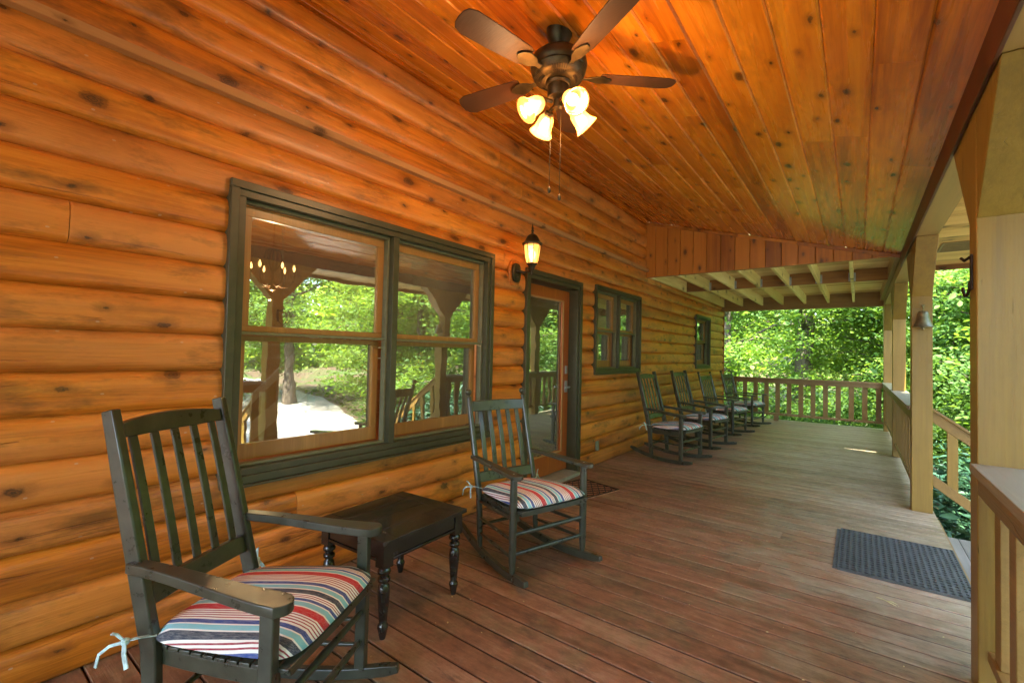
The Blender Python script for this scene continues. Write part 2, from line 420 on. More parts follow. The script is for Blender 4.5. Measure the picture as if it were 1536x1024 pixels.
M['needle'] = leaf_mat('ground leaves', (.045, .10, .02), (.09, .17, .03), (.15, .24, .05))
def bark_mat():
    N = NT('grey brown bark')
    n = N.noise(N.coord((6, 6, 1.2)), 2.5, 7, .7, .5)
    c = N.ramp(n, [(.3, (.045, .034, .024)), (.55, (.13, .10, .072)), (.75, (.24, .20, .15))])
    N.bsdf(c, .9, N.bump(n, .8, .03)); return N.m
M['bark'] = bark_mat()
def ground_mat():
    N = NT('forest floor'); P = N.coord()
    n = N.noise(P, .35, 6, .6); n2 = N.noise(P, 9, 6, .7)
    g = N.ramp(n2, [(.35, (.035, .060, .012)), (.65, (.11, .17, .035))])
    d = N.ramp(n2, [(.3, (.05, .032, .018)), (.7, (.17, .11, .065))])
    c = N.mix(N.ramp(n, [(.42, 0), (.55, 1)]), g, d)
    N.bsdf(c, .95, N.bump(n2, .6, .05)); return N.m
M['ground'] = ground_mat()
def gravel_mat():
    N = NT('pale gravel'); P = N.coord()
    n = N.noise(P, 30, 5, .8); n2 = N.noise(P, .8, 4, .6)
    c = N.ramp(n, [(.3, (.22, .19, .16)), (.6, (.45, .41, .36)), (.75, (.62, .58, .52))])
    c = N.mix(N.ramp(n2, [(.5, 0), (.7, .5)]), c, (.24, .20, .16))
    N.bsdf(c, .95, N.bump(n, .7, .02)); return N.m
M['gravel'] = gravel_mat()

# ------------------------------------------------------------------ dimensions (metres; x across the porch, y along it)
SEAM = -2.603; PITCH = .1768; YN = -4.2; YF = 11.72; GY = 6.72
def ceil_z(x): return 3.38 - .28 * (x + 2.555)

# ------------------------------------------------------------------ cabin : log wall
cabin = empty('log_cabin', (SEAM, 4.0, 0))
tag(cabin, 'log cabin wall of orange stained half logs with dark green windows and door', 'log cabin')
def cpar(o):          # keep world coordinates under the cabin empty
    o.matrix_parent_inverse = cabin.matrix_world.inverted() if False else Matrix.Translation(-Vector(cabin.location)); return o
openings = [(.985, 3.065, .66, 2.195), (3.60, 4.67, -.2, 2.16), (5.05, 6.465, 1.14, 2.195), (9.37, 10.41, 1.155, 2.185)]
mb = MB(); NP = 12
def prof(t):
    t = t ** .84; d = (1 - abs(2 * t - 1) ** 2.8) ** .52
    return SEAM + .040 * d * (1.0 + .10 * (t - .5))
k = 0; z0 = -.006
while z0 < 3.55:
    base = z0; top = z0 + PITCH
    # board joints
    cuts = [YN]; y = YN + random.uniform(1.5, 8)
    while y < YF - .6: cuts.append(y); y += random.uniform(4.5, 7.5)
    cuts.append(YF)
    for a, b in zip(cuts[:-1], cuts[1:]):
        bid = random.random(); a2 = a + .0012; b2 = b - .0012
        evs = sorted(set([a2, b2] + [e for o in openings for e in o[:2] if a2 < e < b2]))
        for s0, s1 in zip(evs[:-1], evs[1:]):
            mid = (s0 + s1) / 2; ranges = [(base, top)]
            for o in openings:
                if o[0] <= mid <= o[1]:
                    nr = []
                    for r0, r1 in ranges:
                        if o[2] >= r1 or o[3] <= r0: nr.append((r0, r1)); continue
                        if o[2] > r0: nr.append((r0, o[2]))
                        if o[3] < r1: nr.append((o[3], r1))
                    ranges = nr
            for r0, r1 in ranges:
                if r1 - r0 < .004: continue
                zs = [r0 + (r1 - r0) * i / NP for i in range(NP + 1)]
                P = [(prof(min(1, max(0, (z - base) / PITCH))), z) for z in zs]
                ny = max(1, int((s1 - s0) / .9)); ys = [s0 + (s1 - s0) * i / ny for i in range(ny + 1)]
                vs = []; fs = []
                for yy in ys:
                    wob = .0016 * math.sin(yy * 3.1 + k * 2.7)
                    for (x, z) in P: vs.append((x + wob, yy, z))
                n = NP + 1
                for i in range(ny):
                    for j in range(NP): fs.append((i * n + j, (i + 1) * n + j, (i + 1) * n + j + 1, i * n + j + 1))
                q = len(vs); vs += [(SEAM - .03, s0, r0), (SEAM - .03, s0, r1), (SEAM - .03, s1, r0), (SEAM - .03, s1, r1)]
                fs.append(tuple([q] + list(range(0, n)) + [q + 1]))
                fs.append(tuple([q + 3] + list(range(ny * n + n - 1, ny * n - 1, -1)) + [q + 2]))
                mb.add(vs, fs, bid)
    z0 = top; k += 1
# sheathing behind the logs, cut round the openings
def sheet_with_holes(m, x0, x1, ya, yb, za, zb, holes):
    ys = sorted(set([ya, yb] + [h[0] for h in holes] + [h[1] for h in holes]))
    for a, b in zip(ys[:-1], ys[1:]):
        mid = (a + b) / 2; z = za
        hs = sorted([h for h in holes if h[0] < mid < h[1]], key=lambda h: h[2])
        for h in hs:
            if h[2] > z: m.box(x0, x1, a, b, z, h[2], .5)
            z = max(z, h[3])
        if z < zb: m.box(x0, x1, a, b, z, zb, .5)
wall = mb.build('log_wall', M['log'], cabin, smooth=60, fix=False); cpar(wall)
m = MB(); sheet_with_holes(m, SEAM - .14, SEAM - .012, YN, YF, -.3, 3.6, openings)
cpar(m.build('wall_sheathing', M['interior'], cabin))
# corner board at the far end of the wall
m = MB(); m.box(SEAM - .14, -2.548, YF, YF + .02, -.3, 3.2); cpar(m.build('corner_board', M['gable'], cabin, bevel=.002))

def rect_frame(m, x0, x1, ya, yb, za, zb, w, wt=None, wb=None):
    """mitred-looking frame butted at the corners"""
    wt = w if wt is None else wt; wb = w if wb is None else wb
    m.box(x0, x1, ya, yb, zb - wt, zb); m.box(x0, x1, ya, yb, za, za + wb)
    m.box(x0, x1, ya, ya + w, za + wb, zb - wt); m.box(x0, x1, yb - w, yb, za + wb, zb - wt)
def window(ya, yb, za, zb, units, lab, meet, cw=.042, iw=.036, mu=.024):
    root = MB(); rect_frame(root, SEAM - .02, -2.536, ya, yb, za, zb, cw)
    w = root.build('window', M['green'], cabin, bevel=.003); cpar(w); w['label'] = lab
    s = MB(); rect_frame(s, SEAM - .06, -2.549, ya + cw + .0005, yb - cw - .0005, za + cw + .0005, zb - cw - .0005, iw)
    for i in range(1, units):
        c = ya + (yb - ya) * i / units; s.box(SEAM - .06, -2.551, c - mu, c + mu, za + cw + iw + .001, zb - cw - iw - .001)
    o = s.build('casing', M['green'], w, bevel=.002)
    s = MB(); s.box(SEAM - .01, -2.515, ya + .003, yb - .003, za - .012, za - .001); s.build('sill', M['green'], w, bevel=.002)
    inner = (yb - ya - .158)
    for i in range(units):
        c0 = ya + (cw + iw + .001 if i == 0 else (yb - ya) * i / units + mu); c1 = yb - cw - iw - .001 if i == units - 1 else ya + (yb - ya) * (i + 1) / units - mu
        z0, z1 = za + cw + iw + .001, zb - cw - iw - .001
        t = MB(); rect_frame(t, SEAM - .035, SEAM + .008, c0 + .001, c1 - .001, z0 + .001, z1 - .001, .016)
        t.box(SEAM - .034, SEAM + .004, c0 + .017, c1 - .017, meet - .008, meet + .010)
        t.build('screen_track', M['green2'], w, bevel=.0015)
        # upper sash in front, lower sash behind
        for nm, a, b, xo in (('upper', meet + .011, z1 - .018, -.062), ('lower', z0 + .018, meet - .009, -.095)):
            t = MB(); bot = .085 if nm == 'lower' else .032; tp = .03 if nm == 'lower' else .055
            rect_frame(t, SEAM + xo, SEAM + xo + .030, c0 + .018, c1 - .018, a, b, .048, tp, bot)
            t.build('sash', M['sash'], w, bevel=.002)
            g = MB(); g.box(SEAM + xo + .010, SEAM + xo + .015, c0 + .067, c1 - .067, a + bot + .001, b - tp - .001)
            g.build('pane', M['glass'], w)
    return w
window(.965, 3.08, .64, 2.212, 2, 'large double window nearest the camera, reflecting the yard', 1.425)
window(5.03, 6.485, 1.12, 2.212, 2, 'smaller double window just beyond the door', 1.66, .036, .022, .014)
window(9.35, 10.43, 1.135, 2.20, 1, 'single narrow window behind the far rocking chairs', 1.66, .036, .022, .014)
# door
d = MB(); ya, yb, zt = 3.575, 4.69, 2.18
d.box(SEAM - .02, -2.536, ya, yb, zt - .05, zt); d.box(SEAM - .02, -2.536, ya, ya + .05, .0, zt - .05); d.box(SEAM - .02, -2.536, yb - .05, yb, .0, zt - .05)
door = d.build('door', M['green'], cabin, bevel=.003); cpar(door)
d = MB(); d.box(SEAM - .16, -2.553, ya + .0505, yb - .0505, zt - .09, zt - .0505)
d.box(SEAM - .16, -2.553, ya + .0505, ya + .085, .0, zt - .09); d.box(SEAM - .16, -2.553, yb - .085, yb - .0505, .0, zt - .09)
d.build('jamb', M['green'], door, bevel=.003)
d = MB(); a, b = ya + .087, yb - .087; gx = SEAM - .11
sx0, sx1 = gx, gx + .045
d.box(sx0, sx1, a, a + .125, .05, 2.07); d.box(sx0, sx1, b - .125, b, .05, 2.07)
d.box(sx0, sx1, a + .125, b - .125, 1.955, 2.07); d.box(sx0, sx1, a + .125, b - .125, .05, .26)
d.build('door_leaf', M['doorwood'], door, bevel=.003)
d = MB(); rect_frame(d, sx1 - .006, sx1 + .008, a + .126, b - .126, .261, 1.954, .016); d.build('glazing_bead', M['tabletop_in'], door, bevel=.002)
d = MB(); d.box(gx + .018, gx + .024, a + .143, b - .143, .278, 1.937); d.build('pane', M['glass'], door)
d = MB(); d.box(SEAM - .15, -2.485, ya + .087, yb - .087, .002, .040); d.build('threshold', M['alu'], door, bevel=.006)
d = MB()
d.box(sx1, sx1 + .01, b - .075, b - .03, 1.13, 1.22); d.build('deadbolt', M['steel'], door, bevel=.003)
d = MB(); d.box(sx1, sx1 + .01, b - .075, b - .03, .92, 1.05); d.tube([(sx1 + .008, b - .05, .98), (sx1 + .055, b - .05, .98)], .009)
d.tube([(sx1 + .05, b - .045, .98), (sx1 + .05, b - .14, .98)], .010); d.build('door_handle', M['steel'], door, smooth=40)

# interior room behind the glass
XI = -7.2
m = MB()
for i in range(16):
    m.box(XI - .05, XI, YN, YF, i * .2, i * .2 + .197, random.random())
cpar(m.build('interior_back_wall', M['interior'], cabin))
m = MB(); m.box(XI, SEAM - .15, YN, YF, -.02, .0); cpar(m.build('interior_floor', M['doorwood'], cabin))
m = MB()
for i in range(26): m.box(XI + .18 * i, XI + .18 * i + .176, YN, YF, 2.62, 2.66, random.random())
cpar(m.build('interior_ceiling', M['interior'], cabin))
for y0, y1 in ((YN - .05, YN), (YF - .2, YF - .15), (5.6, 5.68)):
    m = MB(); m.box(XI, SEAM - .16, y0, y1, 0, 2.6); cpar(m.build('interior_partition', M['drywall'], cabin))
m = MB(); m.box(XI + .001, XI + .03, 4.1, 5.1, 0, 2.1); o = m.build('interior_door', M['doorwood'], cabin, bevel=.003); cpar(o)
m = MB(); rect_frame(m, XI + .002, XI + .045, 3.98, 5.22, 0, 2.2, .11, None, .001); m.build('casing', M['green'], o, bevel=.003)
# staircase rail seen inside
m = MB(); m.bar((-6.4, 2.6, .5), (-6.4, 4.4, 2.3), .05, .09); m.bar((-6.4, 2.6, .1), (-6.4, 4.4, 1.5), .05, .2)
for i in range(9):
    y = 2.7 + i * .2; m.box(-6.42, -6.38, y, y + .035, .2 + i * .155, .55 + i * .2)
cpar(m.build('interior_stair_rail', M['white'], cabin, bevel=.002))
# chandelier hanging inside
ch = empty('chandelier', (-3.9, 1.82, 2.36)); tag(ch, 'dark iron chandelier with lit candle bulbs, seen through the big window', 'chandelier')
m = MB()
pts = [(0, i * .05, -.19 - .09 * math.sin(math.pi * i / 9) + .10 * (i / 9)) for i in range(10)]
m.tube(pts, .005, 6); m.tube([(0, 0, 0), (0, 0, -.2)], .005, 6); m.tube([(0, 0, 0), (0, 0, .33)], .005, 6)
m.build('chain', M['iron'], ch)
m = MB(); m.tube([(0, 0, -.19), (0, 0, -.62)], .012, 8)
for k in range(6):
    t = k * math.pi / 3; c_, s_ = math.cos(t), math.sin(t)
    m.tube([(c_ * r_, s_ * r_, z) for r_, z in ((.01, -.22), (.07, -.26), (.085, -.34), (.05, -.42), (.01, -.46))], .007, 6)
    m.tube([(c_ * r_, s_ * r_, z) for r_, z in ((.01, -.58), (.08, -.63), (.16, -.62), (.20, -.55), (.20, -.52))], .008, 6)
    m.tube([(c_ * .2, s_ * .2, -.52), (c_ * .2, s_ * .2, -.46)], .012, 8)
m.lathe([(.0, -.68), (.03, -.66), (.02, -.62), (.03, -.58), (.0, -.56)], 12)
m.build('frame', M['iron'], ch, smooth=50)
for k in range(6):
    t = k * math.pi / 3; m = MB(); m.lathe([(.002, -.455), (.011, -.44), (.012, -.42), (.003, -.385)], 10, Matrix.Translation((math.cos(t) * .2, math.sin(t) * .2, 0)))
    m.build('candle_bulb', M['candle'], ch, smooth=180)
L = bpy.data.lights.new('chandelier_light', 'POINT'); L.energy = 8; L.color = (1, .66, .36); L.shadow_soft_size = .01
lo = bpy.data.objects.new('chandelier_light', L); col.objects.link(lo); lo.location = (-3.9, 1.8, 1.75)
ch.scale = (.8, .8, .8)
# table + stool + lime tub just inside the door
it = empty('interior_table', (-3.75, 4.95, 0)); tag(it, 'pale wooden high table seen through the glass door', 'table')
m = MB(); m.box(-.35, .35, -.55, .2, .87, .91); m.build('tabletop', M['tabletop_in'], it, bevel=.004)
for sx in (-.3, .3):
    for sy in (-.5, .15): m = MB(); m.box(sx - .03, sx + .03, sy - .03, sy + .03, 0, .869); m.build('leg', M['stool'], it)
st = empty('bar_stool', (-3.28, 4.80, 0), .2); tag(st, 'dark bar stool seen through the glass door', 'stool')
m = MB(); m.box(-.18, .18, -.18, .18, .62, .65); m.build('seat', M['stool'], st, bevel=.004)
for sx in (-.16, .16):
    for sy in (-.16, .16): m = MB(); m.box(sx - .018, sx + .018, sy - .018, sy + .018, 0, .619 if sx > 0 else 1.0); m.build('leg', M['stool'], st)
m = MB()
for z in (.15, .32, .45): m.box(.15, .17, -.14, .14, z, z + .03); m.box(-.14, .14, -.17, -.15, z, z + .03)
for z in (.75, .93): m.box(-.175, -.155, -.14, .14, z, z + .06)
m.build('rung', M['stool'], st)
tb = MB(); tb.lathe([(.10, 0), (.13, .30), (.135, .31), (.12, .305), (.09, .02)], 4, Matrix.Rotation(.5, 4, 'Z')); o = tb.build('storage_tub', M['lime'], None, loc=(-2.98, 4.0, .001))
tag(o, 'lime green tub standing behind the door glass', 'tub')

# ------------------------------------------------------------------ deck
m = MB(); i = 0; y = YN
EX = .548
while y < YF + .03:
    cuts = [-2.60] + ([random.uniform(-1.9, -.2)] if random.random() < .22 else []) + [EX]
    for a, b in zip(cuts[:-1], cuts[1:]):
        g = .0030; ya, yb = y + g, y + .142 - g; c_ = .005; bid = random.random(); dz = random.uniform(-.001, .001)
        x0, x1 = a + .001, b - .001
        pr = [(ya, -.036), (ya, -c_ + dz), (ya + c_, dz), (yb - c_, dz), (yb, -c_ + dz), (yb, -.036)]
        vs = [(x0, p, z) for p, z in pr] + [(x1, p, z) for p, z in pr]
        fs = [(j, j + 1, j + 7, j + 6) for j in range(5)] + [(0, 5, 4, 3, 2, 1), (6, 7, 8, 9, 10, 11)]
        m.add(vs, fs, bid)
    y += .142; i += 1
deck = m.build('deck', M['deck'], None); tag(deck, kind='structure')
m = MB(); m.box(-2.6, .50, YN, YF, -.30, -.06); m.box(.50, .545, YN, YF + .02, -.30, -.037); o = m.build('deck_frame', M['ledger'], None); tag(o, kind='structure')
# steps down to the yard
m = MB(); 
steps = empty('porch_steps', (.55, 4.2, -.9)); tag(steps, 'greyed wooden steps leading down between the two posts', 'steps')
for i in range(4):
    z = -.172 * (i + 1)
    t = MB()
    for j in range(2): t.box(.003 + i * .28 + j * .14, .140 + i * .28 + j * .14, -1.38, 1.36, z + .9 - .036, z + .9, random.random())
    t.build('tread', M['deckgrey'], steps, bevel=.002)
    t = MB(); t.box(.002 + i * .28, .022 + i * .28, -1.38, 1.36, z + .9 + .001, z + .9 + .134); t.build('riser', M['railx'], steps)
for y in (-1.40, 1.38):
    t = MB(); t.prism([(0, .62), (0, .0), (1.15, -.02), (1.15, .18)], .018, Matrix.Translation((0, y, 0)) @ Matrix.Rotation(R(90), 4, 'X')); t.build('stringer', M['railx'], steps)

# ------------------------------------------------------------------ porch roof
roof = empty('porch_roof', (.4, 4, 2.5)); tag(roof, 'sloped porch roof with knotty orange board ceiling', 'porch roof')
def rpar(o): o.matrix_parent_inverse = Matrix.Translation(-Vector(roof.location)); return o
m = MB(); PW = .172; sl = math.atan(.28); n = 18
x = .219 + .1 * PW - 16 * PW
x = .219 - 16 * PW
xs = [-2.60] + [x + PW * i for i in range(0, 17) if x + PW * i > -2.58] + [.384]
for a, b in zip(xs[:-1], xs[1:]):
    cuts = [YN]; y = YN + random.uniform(1, 6)
    while y < GY - .5: cuts.append(y); y += random.uniform(3.6, 6)
    cuts.append(GY + .01)
    for ya, yb in zip(cuts[:-1], cuts[1:]):
        ya += .0006; yb -= .0006; g = .0003; c_ = .0085; bid = random.random(); a2, b2 = a + g, b - g
        pr = [(a2, .02), (a2, c_), (a2 + c_, 0), (b2 - c_, 0), (b2, c_), (b2, .02)]
        vs = [(p, yy, ceil_z(p) + dz) for yy in (ya, yb) for p, dz in pr]
        fs = [(j, j + 6, j + 7, j + 1) for j in range(5)] + [(0, 1, 2, 3, 4, 5), (11, 10, 9, 8, 7, 6)]
        m.add(vs, fs, bid)
rpar(m.build('ceiling_boards', M['ceiling'], roof, fix=True))
# solid roof above (keeps the sky out), with eaves
m = MB(); 
def slab(m, x0, x1, ya, yb, dz0, dz1):
    vs = [(x, y, ceil_z(x) + dz) for x in (x0, x1) for y in (ya, yb) for dz in (dz0, dz1)]
    m.add(vs, [(0, 1, 3, 2), (4, 6, 7, 5), (0, 4, 5, 1), (2, 3, 7, 6), (0, 2, 6, 4), (1, 5, 7, 3)])
slab(m, -2.8, 1.12, YN - .1, GY + .12, .14, .22)
rpar(m.build('shingles', M['shingle'], roof))
m = MB(); slab(m, -2.62, .38, YN, GY + .03, .021, .135)
rpar(m.build('roof_core', M['dark'], roof))
# wall/ceiling trim strip and gable
m = MB(); m.box(-2.60, -2.56, YN, GY - .03, ceil_z(-2.58) - .035, ceil_z(-2.58) - .004); rpar(m.build('ceiling_trim', M['ceiling'], roof, bevel=.003))
m = MB(); xs = [-2.598] + [-2.431 + .1822 * i for i in range(16)]; xs = [x for x in xs if x < .36] + [.384]
for a, b in zip(xs[:-1], xs[1:]):
    g = .002; a2, b2 = a + g, b - g; bid = random.random(); y0 = GY; c_ = .005
    for (p, q) in ((a2, b2),):
        zt = lambda x: ceil_z(x) - .002
        pr = [(p, y0 + .018), (p, y0 + c_), (p + c_, y0), (q - c_, y0), (q, y0 + c_), (q, y0 + .018)]
        vs = [(x_, y_, 2.54) for x_, y_ in pr] + [(x_, y_, max(2.545, zt(x_))) for x_, y_ in pr]
        fs = [(j, j + 1, j + 7, j + 6) for j in range(5)] + [(5, 4, 3, 2, 1, 0), (6, 7, 8, 9, 10, 11)]
        m.add(vs, fs, bid)
rpar(m.build('gable_boards', M['gable'], roof))
m = MB(); m.box(-2.6, .384, GY + .019, GY + .075, 2.541, 2.70, .4); m.box(-2.6, -.3, GY + .019, GY + .075, 2.70, 2.95); m.box(-2.6, -1.3, GY + .019, GY + .075, 2.95, 3.25); rpar(m.build('gable_header', M['ledger'], roof))
m = MB(); kk = [-2.598, -1.30, -.62, .38]
for a, b in zip(kk[:-1], kk[1:]):
    m.bar((a, GY - .010, ceil_z(a) - .024), (b - .002, GY - .010, ceil_z(b) - .024), .018, .040, (0, 0, 1), random.random())
rpar(m.build('gable_trim', M['gable'], roof, bevel=.003))
# eave: header beam, soffit, vent, fascia
m = MB(); m.box(.388, .532, YN, GY + .14, 2.42, 2.60); rpar(m.build('header_beam', M['beam'], roof, bevel=.004))
m = MB(); m.box(.372, .3875, YN, GY - .02, 2.41, 2.572); rpar(m.build('beam_face', M['beamdark'], roof, bevel=.003))
m = MB(); i = 0; y = YN
while y < GY + .12:
    yb = min(y + .089, GY + .12); m.box(.533, 1.02, y + .001, yb - .001, 2.425, 2.44, random.random()); y += .09
rpar(m.build('soffit', M['soffit'], roof, bevel=.002))
m = MB(); m.box(1.021, 1.045, YN, GY + .12, 2.37, 2.50); m.box(.533, 1.045, GY + .121, GY + .145, 2.37, 2.56); rpar(m.build('fascia', M['ledger'], roof, bevel=.002))
m = MB()
for j in range(18): m.box(.62, .92, 5.60 + j * .022, 5.608 + j * .022, 2.417, 2.4245)
m.box(.60, .94, 5.575, 5.598, 2.416, 2.4245); m.box(.60, .94, 5.995, 6.018, 2.416, 2.4245); m.box(.60, .618, 5.598, 5.995, 2.416, 2.4245); m.box(.922, .94, 5.598, 5.995, 2.416, 2.4245)
rpar(m.build('soffit_vent', M['ventm'], roof))

# upper balcony over the far half: joists, ledgers, boards, all open to the sky above
ub = empty('upper_balcony', (.4, 9.2, 2.6)); tag(ub, 'underside of upper balcony with pale exposed joists beyond the gable', 'balcony')
def upar(o): o.matrix_parent_inverse = Matrix.Translation(-Vector(ub.location)); return o
JX = [-2.535, -2.135, -1.725, -1.33, -.912, -.50, -.08]
for x in JX:
    m = MB(); m.box(x - .02, x + .02, GY + .078, 8.595, 2.54, 2.725, random.random()); upar(m.build('joist', M['joist'], ub, bevel=.003))
    m = MB(); m.box(x - .02, x + .02, 8.645, 11.555, 2.54, 2.725, random.random()); upar(m.build('joist', M['joist'], ub, bevel=.003))
m = MB(); m.box(-2.6, .386, 8.5955, 8.6445, 2.545, 2.726, .3); upar(m.build('mid_beam', M['ledger'], ub, bevel=.003))
m = MB(); m.box(-2.6, .386, 11.5555, 11.70, 2.44, 2.726, .6); upar(m.build('end_beam', M['railx'], ub, bevel=.003))
m = MB(); m.box(.388, .532, GY + .1405, 11.70, 2.42, 2.726); upar(m.build('side_beam', M['beam'], ub, bevel=.004))
m = MB(); m.box(.336, .386, GY + .078, 11.55, 2.545, 2.725, .2); upar(m.build('rim_joist', M['beam'], ub, bevel=.003))
for x in JX[1:]:
    m = MB(); m.box(x + .0205, x + .023, 8.55, 8.594, 2.55, 2.68); m.box(x - .023, x - .0205, 8.55, 8.594, 2.55, 2.68); m.box(x - .023, x + .023, 8.5905, 8.594, 2.536, 2.54)
    m.box(x + .023, x + .045, 8.5915, 8.595, 2.55, 2.68); m.box(x - .045, x - .023, 8.5915, 8.595, 2.55, 2.68)
    upar(m.build('joist_hanger', M['steel'], ub))
m = MB(); y = GY + .24
while y < 11.8:
    m.box(-2.6, .60, y, y + .130, 2.728, 2.764, random.random()); y += .142
upar(m.build('balcony_boards', M['balcony'], ub))

# ------------------------------------------------------------------ posts with gusset braces
def make_post():
    p = empty('porch_post'); m = MB(); m.box(-.0725, .0725, 0, .145, .0, 2.418); m.build('shaft', M['post'], p, bevel=.005)
    for s in (-1, 1):
        m = MB(); y0 = 0 if s < 0 else .145
        poly = [(0, 1.95), (0, 2.418), (s * .42, 2.418), (s * .40, 2.39)]
        Mx = Matrix(((0, 0, 1, -.0715), (1, 0, 0, y0 + s * .0005), (0, 1, 0, 0), (0, 0, 0, 1)))
        m.prism(poly, .143, Mx); m.build('brace', M['post'], p, bevel=.004)
    return p
PX = .4605
plabs = {2.66: 'nearest thick tan porch post, cut by the right picture edge', 5.57: 'tan porch post with the brass bell at the far side of the steps',
         8.50: 'tan porch post between the bell post and the corner post', 11.45: 'farthest tan porch post at the corner of the deck',
         -.27: 'tan porch post behind the camera', -3.2: 'tan porch post at the near end of the porch'}
proto = make_post(); first = True
for y, lab in plabs.items():
    o = proto if first else copy_tree(proto); first = False
    o.location = (PX, y, 0); tag(o, lab, 'post', 'tan posts carrying the porch roof')

# ------------------------------------------------------------------ railings
def side_rail(ya, yb, lab, name='porch_railing', cap0=None):
    r = empty(name, (PX, (ya + yb) / 2, 0)); tag(r, lab, 'railing', 'railings along the porch edge')
    L = (yb - ya) / 2
    m = MB(); m.box(-.095, .085, -L + .002, L - .002, .905, .940); m.build('cap_rail', M['cap'], r, bevel=.003)
    m = MB(); m.box(-.072, -.034, -L + .002, L - .002, .815, .9045); m.build('top_rail', M['rail'], r, bevel=.003)
    m = MB(); m.box(-.045, .045, -L + .002, L - .002, .16, .20, .2); m.build('bottom_rail', M['rail'], r, bevel=.003)
    n = max(2, int(round(2 * L / .2175))); 
    for i in range(n):
        y = -L + (i + .5) * 2 * L / n
        m = MB(); m.box(-.0335, .005, y - .043, y + .043, .2005, .9045, random.random()); m.build('baluster', M['rail'], r, bevel=.003)
    return r
side_rail(-.125, 2.66, 'near porch railing running from the closest post towards the camera')
side_rail(5.715, 8.50, 'side railing between the bell post and the next post')
side_rail(8.645, 11.45, 'side railing between the two farthest posts')
side_rail(-3.055, -.27, 'side railing behind the camera')
r = empty('porch_railing', (-1.09, 11.60, 0)); tag(r, 'brown end railing across the far end of the porch', 'railing', 'railings along the porch edge')
m = MB(); m.box(-1.50, 1.475, -.06, .07, .895, .930); m.build('cap_rail', M['railx'], r, bevel=.003)
m = MB(); m.box(-1.50, 1.475, -.035, .003, .815, .8945); m.build('top_rail', M['railx'], r, bevel=.003)
m = MB(); m.box(-1.50, 1.475, -.035, .055, .12, .165); m.build('bottom_rail', M['railx'], r, bevel=.003)
for i in range(13):
    x = -2.29 + .2175 * i + 1.09
    m = MB(); m.box(x - .043, x + .043, .0035, .041, .1655, .8945, random.random()); m.build('baluster', M['rail'], r, bevel=.003)
m = MB(); m.box(-.40, -.31, -.03, .055, .001, .1195); m.build('foot_block', M['railx'], r)
def stair_rail(y, lab):
    s = empty('stair_rail', (.534, y, 0)); tag(s, lab, 'stair rail', 'sloping rails beside the porch steps')
    k = math.tan(R(37.5)); L = 1.25
    def z1(x): return .86 - k * x
    m = MB(); m.add([(x, yy, z1(x) + dz) for x in (0, L) for yy in (-.019, .019) for dz in (-.05, .055)], [(0, 1, 3, 2), (4, 6, 7, 5), (0, 4, 5, 1), (2, 3, 7, 6), (0, 2, 6, 4), (1, 5, 7, 3)]); m.build('hand_rail', M['rail'], s, bevel=.003)
    m = MB(); m.add([(x, yy, z1(x) + dz) for x in (0, L + .05) for yy in (-.045, .045) for dz in (.056, .082)], [(0, 1, 3, 2), (4, 6, 7, 5), (0, 4, 5, 1), (2, 3, 7, 6), (0, 2, 6, 4), (1, 5, 7, 3)]); m.build('cap_rail', M['rail'], s, bevel=.003)
    m = MB(); m.add([(x, yy, z1(x) - .565 + dz) for x in (0, L) for yy in (-.019, .019) for dz in (-.055, .045)], [(0, 1, 3, 2), (4, 6, 7, 5), (0, 4, 5, 1), (2, 3, 7, 6), (0, 2, 6, 4), (1, 5, 7, 3)]); m.build('low_rail', M['rail'], s, bevel=.003)
    for i in range(5):
        x = .135 + i * .235
        m = MB(); m.add([(xx, yy, z1(xx) + dz) for xx in (x - .036, x + .036) for yy in (-.017, .017) for dz in (-.521, -.0505)], [(0, 1, 3, 2), (4, 6, 7, 5), (0, 4, 5, 1), (2, 3, 7, 6), (0, 2, 6, 4), (1, 5, 7, 3)]); m.build('baluster', M['post'], s, bevel=.003)
    m = MB(); m.box(L + .001, L + .09, -.045, .045, -.95, z1(L) + .05); m.build('newel', M['post'], s, bevel=.004)
stair_rail(5.65, 'sloping tan stair rail beyond the steps, beside the bell post')
stair_rail(2.73, 'sloping stair rail on the near side of the steps')

